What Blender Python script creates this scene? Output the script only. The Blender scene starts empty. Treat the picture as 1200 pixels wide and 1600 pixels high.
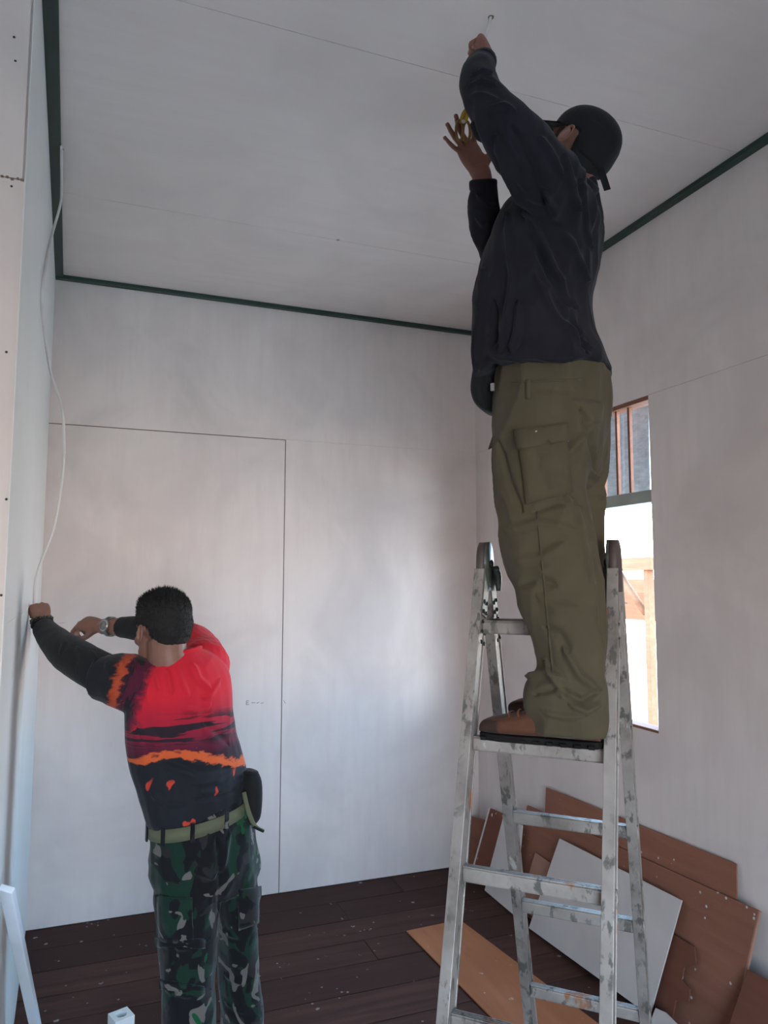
import bpy, bmesh, math, random
import numpy as np
from mathutils import Vector, Matrix, noise
from mathutils.bvhtree import BVHTree
random.seed(7)
S = bpy.context.scene
COL = S.collection
V = Vector
R = math.radians

# ------------------------------------------------------------------ camera
FPX, YAW, PITCH, ROLL = 1154.1, 0.364266, 0.093165, 0.0024
CAM = V((0, 0, 1.70))
_fw = V((math.sin(YAW)*math.cos(PITCH), math.cos(YAW)*math.cos(PITCH), math.sin(PITCH)))
_r = V((math.cos(YAW), -math.sin(YAW), 0)); _u = _r.cross(_fw)
_rt = _r*math.cos(ROLL) + _u*math.sin(ROLL); _up = -_r*math.sin(ROLL) + _u*math.cos(ROLL)
cd = bpy.data.cameras.new('camera'); cam = bpy.data.objects.new('camera', cd); COL.objects.link(cam)
cam.matrix_world = Matrix(((_rt.x, _up.x, -_fw.x, CAM.x), (_rt.y, _up.y, -_fw.y, CAM.y), (_rt.z, _up.z, -_fw.z, CAM.z), (0, 0, 0, 1)))
cd.sensor_fit = 'VERTICAL'; cd.sensor_height = 36; cd.lens = 36*FPX/1600; cd.clip_start = .05
S.camera = cam
# ------------------------------------------------------------------ world, sun, exposure
S.view_settings.view_transform = 'Standard'; S.view_settings.look = 'None'; S.view_settings.gamma = 1
S.view_settings.use_curve_mapping = False; S.view_settings.exposure = 0.15
W = bpy.data.worlds.new('sky'); S.world = W; W.use_nodes = True
wt_ = W.node_tree; bgn = wt_.nodes['Background']; bgn.inputs[1].default_value = 17.0
_tc = wt_.nodes.new('ShaderNodeTexCoord'); _sx = wt_.nodes.new('ShaderNodeSeparateXYZ'); _cr = wt_.nodes.new('ShaderNodeValToRGB')
wt_.links.new(_tc.outputs['Generated'], _sx.inputs[0]); wt_.links.new(_sx.outputs[2], _cr.inputs[0]); wt_.links.new(_cr.outputs[0], bgn.inputs[0])
for _e, (_p, _c) in zip([_cr.color_ramp.elements[0], _cr.color_ramp.elements.new(.20), _cr.color_ramp.elements[-1]], [(0, (.83, .735, .655, 1)), (.20, (.40, .70, 1.0, 1)), (1, (.32, .58, 1.0, 1))]): _e.position = _p; _e.color = _c
sd = bpy.data.lights.new('sun_offscreen', 'SUN'); sd.energy = 1.25; sd.angle = R(15); sd.color = (.80, .91, 1.0)
sun = bpy.data.objects.new('sun_offscreen', sd); COL.objects.link(sun); sun.location = (9, -2, 5)
sun.rotation_euler = V((-.36, .92, -.13)).to_track_quat('-Z', 'Y').to_euler()
def portal(name, loc, direction, sx, sy):
    l = bpy.data.lights.new(name, 'AREA'); l.shape = 'RECTANGLE'; l.size = sx; l.size_y = sy
    o = bpy.data.objects.new(name, l); COL.objects.link(o); o.location = loc
    o.rotation_euler = V(direction).to_track_quat('-Z', 'Z').to_euler(); l.cycles.is_portal = True

# ------------------------------------------------------------------ pixel helpers (a pixel is a direction only)
def ray(px, py): return _fw + _rt*((px-600)/FPX) - _up*((py-800)/FPX)
def pt(px, py, d): return CAM + ray(px, py)*d
def hit(px, py, n, p0):
    r = ray(px, py); n = V(n); return CAM + r*(n.dot(V(p0)-CAM)/n.dot(r))
def hx(px, py, x): return hit(px, py, (1, 0, 0), (x, 0, 0))
def hz(px, py, z): return hit(px, py, (0, 0, 1), (0, 0, z))
def hy(px, py, y): return hit(px, py, (0, 1, 0), (0, y, 0))

# ------------------------------------------------------------------ mesh helpers
class MB:
    def __init__(s): s.v = []; s.f = []; s.sm = []
    def add(s, vs, fs, smooth=False):
        b = len(s.v); s.v += [V(q) for q in vs]; s.f += [tuple(b+i for i in f) for f in fs]; s.sm += [smooth]*len(fs); return s
    def box(s, c, size, rot=None):
        c = V(c); h = V(size)*.5; vs = []
        for z in (-1, 1):
            for x, y in ((-1, -1), (1, -1), (1, 1), (-1, 1)):
                q = V((x*h.x, y*h.y, z*h.z)); vs.append(c + (rot @ q if rot else q))
        return s.add(vs, [(3, 2, 1, 0), (4, 5, 6, 7), (0, 1, 5, 4), (1, 2, 6, 5), (2, 3, 7, 6), (3, 0, 4, 7)])
    def bb(s, a, b):
        a = V(a); b = V(b); return s.box((a+b)/2, [abs(q) for q in (b-a)])
    def prism(s, poly, off):
        n = len(poly); off = V(off); vs = [V(q) for q in poly] + [V(q)+off for q in poly]
        return s.add(vs, [tuple(range(n-1, -1, -1)), tuple(range(n, 2*n))] + [(i, (i+1) % n, n+(i+1) % n, n+i) for i in range(n)])
    def loft(s, rings, n=24, sub=4, e=2.0, smooth=True, cap=True):
        # rings: (centre, axis_a, axis_b) ; catmull-rom between them
        A = [[V(q) for q in r] for r in rings]; out = []
        for i in range(len(A)-1):
            p0, p1, p2, p3 = A[max(i-1, 0)], A[i], A[i+1], A[min(i+2, len(A)-1)]
            for k in range(sub):
                t = k/sub; t2 = t*t; t3 = t2*t
                out.append([(p1[j]*2 + (p2[j]-p0[j])*t + (p0[j]*2-p1[j]*5+p2[j]*4-p3[j])*t2 + (p1[j]*3-p0[j]-p2[j]*3+p3[j])*t3)*.5 for j in range(3)])
        out.append(A[-1]); vs = []; fs = []
        for c, a, b in out:
            for k in range(n):
                t = 2*math.pi*k/n; ct, st = math.cos(t), math.sin(t)
                vs.append(c + a*(math.copysign(abs(ct)**(2/e), ct)) + b*(math.copysign(abs(st)**(2/e), st)))
        m = len(out)
        for i in range(m-1):
            for k in range(n): fs.append((i*n+k, i*n+(k+1) % n, (i+1)*n+(k+1) % n, (i+1)*n+k))
        if cap: fs.append(tuple(range(n-1, -1, -1))); fs.append(tuple((m-1)*n+k for k in range(n)))
        return s.add(vs, fs, smooth)
    def limb(s, pts, rad, n=20, sub=4, ref=None, flat=1.0, e=2.0):
        P = [V(q) for q in pts]; rings = []; ref = V(ref) if ref is not None else _fw
        for i, p in enumerate(P):
            t = (P[min(i+1, len(P)-1)] - P[max(i-1, 0)]).normalized()
            a = t.cross(ref)
            if a.length < 1e-3: a = t.cross(V((0, 0, 1)))
            a.normalize(); b = a.cross(t).normalized(); r = rad[i]
            ra, rb = (r if isinstance(r, tuple) else (r, r*flat)); rings.append((p, a*ra, b*rb))
        return s.loft(rings, n, sub, e)
    def ell(s, c, ax, nu=16, nv=10):
        c = V(c); ax = [V(q) for q in ax]; vs = [c+ax[2]]; fs = []
        for j in range(1, nv):
            ph = math.pi*j/nv
            for i in range(nu):
                t = 2*math.pi*i/nu; vs.append(c + ax[0]*math.sin(ph)*math.cos(t) + ax[1]*math.sin(ph)*math.sin(t) + ax[2]*math.cos(ph))
        vs.append(c-ax[2]); L = len(vs)-1
        for i in range(nu): fs.append((0, 1+i, 1+(i+1) % nu)); fs.append((L, L-nu+(i+1) % nu, L-nu+i))
        for j in range(nv-2):
            for i in range(nu): fs.append((1+j*nu+i, 1+(j+1)*nu+i, 1+(j+1)*nu+(i+1) % nu, 1+j*nu+(i+1) % nu))
        return s.add(vs, fs, True)
    def sph(s, c, r, n=12): return s.ell(c, ((r, 0, 0), (0, r, 0), (0, 0, r)), n, max(6, n*2//3))
    def tube(s, path, r, n=10, sub=6, closed=False):
        P = [V(q) for q in path]
        if not closed: return s.limb(P, [r]*len(P), n, sub)
        vs = []; fs = []; m = len(P)
        for i in range(m):
            t = (P[(i+1) % m]-P[i-1]).normalized(); a = t.cross(_fw)
            if a.length < .05: a = t.cross(V((0, 0, 1)))
            a.normalize(); b = a.cross(t)
            for k in range(n): q = 2*math.pi*k/n; vs.append(P[i] + (a*math.cos(q)+b*math.sin(q))*r)
        for i in range(m):
            for k in range(n): fs.append((i*n+k, i*n+(k+1) % n, ((i+1) % m)*n+(k+1) % n, ((i+1) % m)*n+k))
        return s.add(vs, fs, True)
    def mesh(s, name, origin=(0, 0, 0), bevel=0, seg=2):
        me = bpy.data.meshes.new(name); o = V(origin)
        me.from_pydata([tuple(q-o) for q in s.v], [], s.f)
        me.polygons.foreach_set('use_smooth', s.sm)
        bm = bmesh.new(); bm.from_mesh(me); bmesh.ops.recalc_face_normals(bm, faces=bm.faces)
        if bevel:
            es = [e for e in bm.edges if len(e.link_faces) == 2 and e.calc_face_angle(0) > .6]
            bmesh.ops.bevel(bm, geom=es, offset=bevel, segments=seg, affect='EDGES', profile=.5, clamp_overlap=True)
            for f in bm.faces: f.smooth = False
        bm.to_mesh(me); bm.free(); me.update(); return me

ORG = {}
def link(name, me, mat, parent=None, origin=None, local=False, bevel=0):
    """one mesh object; world-coordinate MB goes in, the parent's origin comes off"""
    o0 = V((0, 0, 0))
    if parent is not None and not local: o0 = ORG[parent.name]
    if parent is None and origin is not None: o0 = V(origin)
    if isinstance(me, MB): me = me.mesh(name, o0, bevel)
    elif o0.length > 0 and not me.get('shifted'): me.transform(Matrix.Translation(-o0)); me['shifted'] = 1
    o = bpy.data.objects.new(name, me); COL.objects.link(o)
    if mat is not None: me.materials.clear(); me.materials.append(mat)
    if parent is not None: o.parent = parent
    else: o.location = o0
    ORG[o.name] = o0
    return o
def tag(o, label=None, cat=None, group=None, kind=None):
    if label: o['label'] = label
    if cat: o['category'] = cat
    if group: o['group'] = group
    if kind: o['kind'] = kind
    return o
def empty(name, loc, rz=0):
    o = bpy.data.objects.new(name, None); COL.objects.link(o); o.location = loc; o.rotation_euler.z = rz; o.empty_display_size = .05
    ORG[o.name] = V(loc); return o

# ------------------------------------------------------------------ material helpers
def srgb(r, g, b):
    f = lambda c: (c/255/12.92) if c/255 <= .04045 else ((c/255+.055)/1.055)**2.4
    return (f(r), f(g), f(b), 1)
class NT:
    def __init__(s, name, rough=.6, spec=.5, metal=0):
        s.m = bpy.data.materials.new(name); s.m.use_nodes = True; s.t = s.m.node_tree; s.b = s.t.nodes['Principled BSDF']
        s.b.inputs['Roughness'].default_value = rough; s.b.inputs['Metallic'].default_value = metal; s.b.inputs['Specular IOR Level'].default_value = spec
        s._co = {}
    def n(s, typ, **k):
        q = s.t.nodes.new(typ)
        for a, b in k.items(): setattr(q, a, b)
        return q
    def l(s, a, b): s.t.links.new(a, b)
    def co(s, kind='Object'):
        if kind not in s._co: s._co[kind] = s.n('ShaderNodeTexCoord').outputs[kind]
        return s._co[kind]
    def map(s, vec, scale=(1, 1, 1), loc=(0, 0, 0), rot=(0, 0, 0)):
        q = s.n('ShaderNodeMapping'); s.l(vec, q.inputs[0]); q.inputs['Scale'].default_value = scale; q.inputs['Location'].default_value = loc; q.inputs['Rotation'].default_value = rot; return q.outputs[0]
    def noise(s, vec, scale=5, detail=4, rough=.5, dist=0):
        q = s.n('ShaderNodeTexNoise'); s.l(vec, q.inputs['Vector']); q.inputs['Scale'].default_value = scale; q.inputs['Detail'].default_value = detail; q.inputs['Roughness'].default_value = rough; q.inputs['Distortion'].default_value = dist; return q.outputs['Fac']
    def vor(s, vec, scale, out='Distance', rnd=1.0):
        q = s.n('ShaderNodeTexVoronoi'); s.l(vec, q.inputs['Vector']); q.inputs['Scale'].default_value = scale; q.inputs['Randomness'].default_value = rnd; return q.outputs[out]
    def ramp(s, fac, stops, interp='LINEAR'):
        q = s.n('ShaderNodeValToRGB'); s.l(fac, q.inputs[0]); cr = q.color_ramp; cr.interpolation = interp
        while len(cr.elements) < len(stops): cr.elements.new(.5)
        for e, (p, c) in zip(cr.elements, stops): e.position = p; e.color = c if len(c) == 4 else (*c, 1)
        return q.outputs[0]
    def step(s, fac, a, b, lo=0, hi=1):
        q = s.n('ShaderNodeMapRange'); s.l(fac, q.inputs[0]); q.inputs[1].default_value = a; q.inputs[2].default_value = b; q.inputs[3].default_value = lo; q.inputs[4].default_value = hi; return q.outputs[0]
    def math(s, op, a, b=None):
        q = s.n('ShaderNodeMath', operation=op)
        for i, x in enumerate((a, b)):
            if x is None: continue
            if isinstance(x, (int, float)): q.inputs[i].default_value = x
            else: s.l(x, q.inputs[i])
        return q.outputs[0]
    def mix(s, fac, a, b, mode='MIX'):
        q = s.n('ShaderNodeMix', data_type='RGBA', blend_type=mode)
        for i, x in ((0, fac), (6, a), (7, b)):
            if isinstance(x, (int, float)): q.inputs[i].default_value = x
            elif isinstance(x, tuple): q.inputs[i].default_value = x if len(x) == 4 else (*x, 1)
            else: s.l(x, q.inputs[i])
        return q.outputs[2]
    def sep(s, vec):
        q = s.n('ShaderNodeSeparateXYZ'); s.l(vec, q.inputs[0]); return q.outputs
    def rand(s): return s.n('ShaderNodeObjectInfo').outputs['Random']
    def col(s, c):
        if isinstance(c, tuple): s.b.inputs['Base Color'].default_value = c if len(c) == 4 else (*c, 1)
        else: s.l(c, s.b.inputs['Base Color'])
    def bump(s, h, strength=.3, dist=.01):
        q = s.n('ShaderNodeBump'); q.inputs['Strength'].default_value = strength; q.inputs['Distance'].default_value = dist; s.l(h, q.inputs['Height']); s.l(q.outputs[0], s.b.inputs['Normal'])

def m_plain(name, c, rough=.6, var=.12, scale=8, metal=0, spec=.5, bump=0):
    t = NT(name, rough, spec, metal); f = t.noise(t.co(), scale, 4)
    d = tuple(q*(1-var*1.6) for q in c[:3]); l_ = tuple(min(1, q*(1+var)) for q in c[:3])
    t.col(t.ramp(f, [(.3, d), (.7, l_)]))
    if bump: t.bump(t.noise(t.co(), scale*12, 3), bump, .004)
    return t.m
def m_paint(name, base, streak_axis='z', stain=.10, rough=.55):
    """thin white primer brushed on plywood: cloudy patches and faint brush streaks"""
    t = NT(name, max(rough, .5), .2); g = t.n('ShaderNodeNewGeometry').outputs['Position']
    cloud = t.noise(g, 1.7, 5, .55, .6)
    sc = {'z': (7, 7, .8), 'x': (.8, 9, 9), 'y': (9, .8, 9)}[streak_axis]
    st = t.noise(t.map(g, sc), 2.2, 5, .6)
    fine = t.noise(t.map(g, tuple(q*4 for q in sc)), 3, 3, .6)
    b = base; dk = tuple(q*(1-stain*2.0) for q in b); lt = tuple(min(1, q*(1+stain*.5)) for q in b)
    c = t.ramp(cloud, [(.32, dk), (.55, b), (.75, lt)])
    c = t.mix(t.step(st, .45, .7, 0, .55), c, tuple(q*(1-stain*1.1)*k for q, k in zip(b, (1.0, .965, .985))))
    c = t.mix(t.step(fine, .6, .8, 0, .25), c, lt)
    t.col(c); t.bump(fine, .08, .003); return t.m
def m_wood(name, a, b, axis='x', rough=.6, scale=1.0, splat=0, splat_c=(.75, .73, .72), spec=.15, vary=.55):
    t = NT(name, rough+.12, min(spec, .15)); o = t.co(); rnd = t.rand()
    off = t.n('ShaderNodeVectorMath', operation='ADD'); cx = t.n('ShaderNodeCombineXYZ')
    k = t.math('MULTIPLY', rnd, 37.0); t.l(k, cx.inputs[0]); t.l(k, cx.inputs[1]); t.l(o, off.inputs[0]); t.l(cx.outputs[0], off.inputs[1])
    sc = {'x': (1.2, 16, 16), 'y': (16, 1.2, 16), 'z': (16, 16, 1.2)}[axis]
    g = t.noise(t.map(off.outputs[0], tuple(q*scale for q in sc)), 2.2, 6, .6, .4)
    cl = t.noise(off.outputs[0], 2.5, 3)
    c = t.ramp(g, [(.3, a), (.7, b)])
    c = t.mix(t.step(cl, .35, .7, 0, .5), c, tuple(q*.72 for q in a))
    c = t.mix(t.math('MULTIPLY', rnd, vary), c, tuple((x+y)*(.36 if vary < .9 else .22) for x, y in zip(a, b)))
    if splat:
        v = t.vor(o, 26); w = t.noise(o, 6, 2); m = t.math('MULTIPLY', t.step(v, .10, .16, 1, 0), t.step(w, .62-splat*.2, .66-splat*.2, 0, 1))
        v2 = t.vor(t.map(o, (1, 1, 1), (3.1, 2.2, 5.3)), 9); w2 = t.noise(o, 30, 3); m2 = t.math('MULTIPLY', t.step(v2, .07, .11, 1, 0), t.step(w2, .48, .55, 0, 1))
        c = t.mix(t.math('MAXIMUM', m, m2), c, splat_c)
    t.col(c); t.bump(g, .12, .003); return t.m

M = {}
M['wall'] = m_paint('wall_primer_white', (.71, .62, .58), 'z', .075)
M['wall_left'] = m_paint('wall_primer_pink', (.66, .575, .53), 'z', .05)
M['panel_white'] = m_paint('smooth_white_panel', (.74, .745, .72), 'z', .02, .45)
M['ceil'] = m_paint('ceiling_primer', (.735, .65, .61), 'x', .05)
M['gap'] = m_plain('bare_backing_timber', (.17, .11, .08), .9)
M['green'] = m_plain('dark_green_paint', (.012, .038, .026), .45, .15)
M['plank'] = m_wood('dark_floor_wood', (.058, .027, .021), (.125, .056, .042), 'x', .55, .55, .25, (.3, .25, .23), .4, .95)
M['ply'] = m_wood('red_brown_plywood', (.26, .105, .068), (.36, .16, .105), 'y', .65, .6, .3, (.62, .58, .56))
M['ply_dark'] = m_wood('dark_red_plywood', (.17, .062, .040), (.25, .095, .062), 'y', .65, .6, .15, (.62, .58, .56))
M['ply_pale'] = m_wood('pale_pink_plywood', (.36, .18, .125), (.46, .25, .18), 'y', .65, .6, .1, (.62, .58, .56))
M['ply_orange'] = m_wood('orange_plywood', (.42, .15, .065), (.54, .22, .10), 'y', .55, .5, .05, (.62, .5, .4))
M['board_white'] = m_plain('primed_white_board', (.58, .52, .49), .65, .05, 5)
M['beam'] = m_wood('window_wood', (.20, .080, .050), (.30, .14, .085), 'y', .6)
M['beam_out'] = m_wood('outside_timber', (.22, .095, .048), (.34, .165, .09), 'y', .7)
M['rail_grey'] = m_plain('grey_rail', (.30, .31, .27), .5, .08)  # flat grey for the transom rail, unlike the brown frame wood
M['white_plastic'] = m_plain('white_plastic', (.78, .77, .73), .4, .03)
M['pvc'] = m_plain('pale_blue_white_trunking', (.74, .80, .88), .35, .03)
M['cable'] = m_plain('off_white_cable', (.66, .63, .60), .45, .05)
M['black_metal'] = m_plain('black_steel', (.02, .02, .02), .45, .2)

# ================================================================== STRUCTURE
XR, YB, HC, YF = 2.2026, 4.139, 3.30, -1.8
YP, XO = 1.925, -1.9
def XL(y): return -.281 + .036*(4.137-y)
DX0, DX1, DZ1 = -.75, 1.05, 2.15            # doorway in the wall behind the camera
WY0, WY1, WZ0, WZ1 = 2.545, 3.345, 1.066, 2.51   # window opening in the right wall
portal('window_portal', (XR+.07, (WY0+WY1)/2, 1.58), (-1, 0, 0), WY1-WY0, 1.03)
portal('doorway_behind_offscreen', ((DX0+DX1)/2, YF-.07, DZ1/2), (0, 1, 0), DX1-DX0, DZ1)

# floor: planks run along the back wall
fl = link('floor', MB().bb((-1.95, YF-.1, -.06), (XR+.1, YB+.1, -.024)), M['gap']); tag(fl, 'dark red-brown plank floor', 'floor', kind='structure')
ys = [4.139, 3.919, 3.699, 3.481, 3.283, 3.062, 2.843]
while ys[-1] > YF: ys.append(ys[-1]-.22)
ends = [[1.62], [1.231], [.42], [1.23], [1.75], [.62]]
pid = 0
for i in range(len(ys)-1):
    y1, y0 = ys[i]-.0022, ys[i+1]+.0022
    cut = [-.36 if i < 10 else XO] + (ends[i] if i < 6 else [random.choice((.4, .9, 1.3, 1.7))]) + [XR+.03]
    for a, b in zip(cut[:-1], cut[1:]):
        dz = random.uniform(-.0015, .0015)
        mb = MB().bb((a+.001, y0, -.024), (b-.001, y1, dz))
        link('plank', mb, M['plank'], fl, bevel=.0015)

# back wall: primed plywood sheets
wb = link('wall_back', MB().bb((-.45, YB+.008, -.03), (XR+.12, YB+.07, HC+.05)), M['gap']); tag(wb, 'white primed plywood back wall', 'wall', kind='structure')
for (a, b, c, d, pr) in [(XL(YB)-.004, .966, .002, 2.508, 0), (.9705, XR, .002, 2.512, .0006), (XL(YB)-.004, XR, 2.5125, HC, .0006)]:
    link('wall_panel', MB().bb((a, YB-pr, c), (b, YB+.0075, d)), M['wall'], wb, bevel=.0006)
pm_ = m_plain('pencil_grey', (.30, .28, .28), .9, .1)
for (xa, ya, xb, yb_) in [(385, 1095, 385, 1101), (385, 1095, 389, 1095), (385, 1098, 388, 1098), (385, 1101, 389, 1101), (393, 1098, 399, 1098), (401, 1099, 405, 1097), (407, 1099, 412, 1098), (443, 1094, 446, 1099)]:
    a_, b_ = hy(xa, ya, YB-.0006), hy(xb, yb_, YB-.0006); link('pencil_mark', MB().limb([a_, b_], [.0016, .0016], 6, 1), pm_, wb)
# right wall with window opening
wr = MB(); x0, x1 = XR+.008, XR+.06
for (a, b, c, d) in [(YF, WY0, -.03, HC+.05), (WY1, YB+.1, -.03, HC+.05), (WY0, WY1, -.03, WZ0), (WY0, WY1, WZ1, HC+.05)]:
    wr.bb((x0, a, c), (x1, b, d))
wr = link('wall_right', wr, M['beam']); tag(wr, 'white primed plywood wall with the window', 'wall', kind='structure')
for (a, b, c, d, pr) in [(1.22, WY0, .01, 2.51, 0), (WY1, YB, .01, 2.51, 0), (WY0, WY1, .01, WZ0, 0), (1.70, YB, 2.511, HC, .0005), (YF, 1.2195, .01, 2.51, 0), (YF, 1.699, 2.511, HC, 0)]:
    link('wall_panel', MB().bb((XR-pr, a, c), (x0, b, d)), M['wall'], wr, bevel=.0004)
# left wall, turned about two degrees, starts at the partition; pinkish partition faces the camera
def lslab(ya, yb, za, zb, o0, o1):
    return MB().prism([(XL(ya)+o0, ya, za), (XL(ya)+o1, ya, za), (XL(yb)+o1, yb, za), (XL(yb)+o0, yb, za)], (0, 0, zb-za))

wl = link('wall_left', lslab(YP, YB+.1, -.03, HC+.05, -.07, -.008), M['gap']); tag(wl, 'smooth white left wall', 'wall', kind='structure')
link('wall_panel', lslab(YP, YB, 1.60, HC, -.0079, 0), M['panel_white'], wl, bevel=.0004)
link('wall_panel', lslab(YP, 2.835, .01, 1.5995, -.0079, 0), M['panel_white'], wl, bevel=.002)
link('wall_panel', lslab(2.842, YB, .01, 1.5995, -.0079, 0), M['panel_white'], wl, bevel=.002)
wp = link('wall_partition', MB().bb((XO, YP-.055, -.03), (XL(YP)-.008, YP-.002, HC+.05)), M['gap']); tag(wp, 'pinkish primed plywood partition', 'wall', kind='structure')
zj = hy(15, 278, YP-.06).z
for (a, b, c, d) in [(-1.12, XL(YP), .01, zj-.002), (-1.12, XL(YP), zj+.001, HC), (XO, -1.122, .01, zj-.002), (XO, -1.122, zj+.001, HC)]:
    link('wall_panel', MB().bb((a, YP-.062, c), (b, YP-.055, d)), M['wall_left'], wp, bevel=.0006)
link('partition_edge', MB().bb((XL(YP)-.008, YP-.062, .01), (XL(YP)+.001, YP, HC)), M['panel_white'], wp, bevel=.0015)
for q in [(10, 550), (10, 780), (2, 930), (22, 58), (18, 291), (24, 95)]:
    link('nail_head', MB().ell(hy(*q, YP-.062), ((.003, 0, 0), (0, .0012, 0), (0, 0, .003)), 8, 6), M['black_metal'], wp)
rg = MB()   # dark brown strips laid on to draw the shade of the ragged joint gap
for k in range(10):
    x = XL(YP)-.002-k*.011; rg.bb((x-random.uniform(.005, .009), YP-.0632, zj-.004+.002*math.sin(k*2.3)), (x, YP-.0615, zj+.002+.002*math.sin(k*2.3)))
link('joint_shade_strips', rg, M['gap'], wp)
wo = MB().bb((XO-.07, YF-.1, -.03), (XO, YP, HC+.05))
tag(link('wall_side', wo, M['wall']), 'white side wall beside the doorway room', 'wall', kind='structure')
# front wall behind the camera with the doorway the daylight comes from
wf = MB()
for (a, b, c, d) in [(XO-.07, DX0, -.03, HC+.05), (DX1, XR+.1, -.03, HC+.05), (DX0, DX1, DZ1, HC+.05)]: wf.bb((a, YF-.06, c), (b, YF, d))
wf = link('wall_front', wf, M['wall']); tag(wf, 'white wall with the doorway', 'wall', kind='structure')
df = MB()
for (a, b, c, d) in [(DX0, DX0+.04, 0, DZ1), (DX1-.04, DX1, 0, DZ1), (DX0, DX1, DZ1-.04, DZ1)]: df.bb((a, YF-.075, c), (b, YF+.015, d))
tag(link('door_1', df, M['beam'], bevel=.003), 'brown wooden door frame', 'door', kind='structure')
# ceiling sheets
ce = link('ceiling', MB().bb((-2.0, YF-.1, HC+.008), (XR+.12, YB+.1, HC+.05)), M['gap']); tag(ce, 'white primed plywood ceiling', 'ceiling', kind='structure')
cy = [YB, 3.209, 1.985, .765, -.455, YF]
hk = hz(767, 27, HC); h2 = hz(528, 375, HC); h3 = hz(96, 233, HC)
def drilled(mb, holes):
    """real holes through a sheet (a boolean cut, applied)"""
    me = mb.mesh('ceiling_panel', bevel=.0005); o = bpy.data.objects.new('tmp_sheet', me); COL.objects.link(o); cut = []
    for c_, r_ in holes:
        q = bpy.data.objects.new('tmp_cut', MB().limb([c_-V((0, 0, .02)), c_+V((0, 0, .02))], [r_, r_], 16, 1).mesh('tmp_cut')); COL.objects.link(q); cut.append(q)
        m = o.modifiers.new('b', 'BOOLEAN'); m.operation = 'DIFFERENCE'; m.solver = 'EXACT'; m.object = q
    dg = bpy.context.evaluated_depsgraph_get(); dg.update(); out = bpy.data.meshes.new_from_object(o.evaluated_get(dg)); out.name = 'ceiling_panel'
    for q in [o]+cut: bpy.data.objects.remove(q)
    return out
for i in range(5):
    sh = MB().bb((-.30 if i < 2 else XO, cy[i+1]+.0012, HC), (XR, cy[i]-.0012, HC+.0075))
    ho = [(c_, r_) for c_, r_ in ((hk, .0075), (h2, .0065), (h3, .0075)) if cy[i+1] < c_.y < cy[i]]
    link('ceiling_panel', drilled(sh, ho) if ho else sh, M['ceil'], ce, bevel=0 if ho else .0005)
for c_, r_ in ((hk, .0078), (h2, .0068), (h3, .0078)):      # splintered bare-wood rims of the drill holes
    link('drill_hole_rim', MB().tube([c_+V((r_*math.cos(t_), r_*math.sin(t_), .0002)) for t_ in [2*math.pi*k/16 for k in range(16)]], .0012, 6, closed=True), M['gap'], ce)
# dark green ceiling mouldings
tb = MB().bb((XL(YB), YB-.034, HC-.022), (XR, YB, HC))
tag(link('trim_1', tb, M['green'], bevel=.003), 'dark green wooden moulding over the back wall', 'moulding', kind='structure')
tr = MB().bb((XR-.036, YF, HC-.022), (XR, YB-.034, HC))
tag(link('trim_2', tr, M['green'], bevel=.003), 'dark green wooden moulding over the right wall', 'moulding', kind='structure')
tl = MB().prism([(XL(YP), YP, HC-.016), (XL(YP)+.042, YP, HC-.016), (XL(YB)+.040, YB-.034, HC-.016), (XL(YB), YB-.034, HC-.016)], (0, 0, .016))
tag(link('trim_3', tl, M['green'], bevel=.003), 'dark green wooden moulding over the left wall', 'moulding', kind='structure')

# window: bare timber frame, barred transom, open lower half
wn = MB(); X0, X1 = XR+.002, XR+.075
wn.bb((X0, WY0-.001, WZ1-.018), (X1, WY1+.001, WZ1)); wn.bb((X0, WY0, WZ0), (X1, WY1, WZ0+.012)); wn.bb((X0, WY1-.018, WZ0), (X1, WY1, WZ1)); wn.bb((X0+.01, WY0, WZ0), (X1, WY0+.006, WZ1))
wn = link('window_1', wn, M['beam'], bevel=.0015); tag(wn, 'window opening with barred transom behind the ladder', 'window', kind='structure')
link('transom_rail', MB().bb((X0+.004, WY0, 2.043), (X1-.01, WY1, 2.098)), M['rail_grey'], wn, bevel=.003)
for y in (2.703, 2.79, 2.89, 2.99, 3.09, 3.19, 3.28):
    link('window_bar', MB().bb((X0+.018, y-.007, 2.098), (X0+.034, y+.007, WZ1-.018)), M['beam'], wn, bevel=.001)
# ---- outside
tag(link('ground', MB().bb((-6, -14, -.62), (16, 14, -.60)), m_plain('pale_ground', (.64, .50, .38), .9, .1, 2)), 'pale bare ground outside the house', 'ground', kind='structure')
zs = NT('weathered_zinc', .5, .5, 0); zf = zs.noise(zs.map(zs.co(), (1, 3, 9)), 6, 5, .7); zcol = (zs.ramp(zf, [(.3, (.38, .43, .45)), (.7, (.62, .68, .70))]))
zs.col(zcol); tl_ = zs.n('ShaderNodeBsdfTranslucent'); zs.l(zcol, tl_.inputs[0]); mx_ = zs.n('ShaderNodeMixShader'); mx_.inputs[0].default_value = .17; zs.l(zs.b.outputs[0], mx_.inputs[1]); zs.l(tl_.outputs[0], mx_.inputs[2]); zs.l(mx_.outputs[0], [q for q in zs.t.nodes if q.type == 'OUTPUT_MATERIAL'][0].inputs[0])
zm = MB(); nz = 40; yy0, yy1 = 2.885, 4.6
top, bot = [], []
for k in range(nz+1):
    y = yy0+(yy1-yy0)*k/nz; dx = .012*math.sin(k*1.35)
    top.append(V((XR+.30+dx, y, 2.862))); bot.append(V((XR+.27+dx, y-.02, 2.095)))
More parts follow.
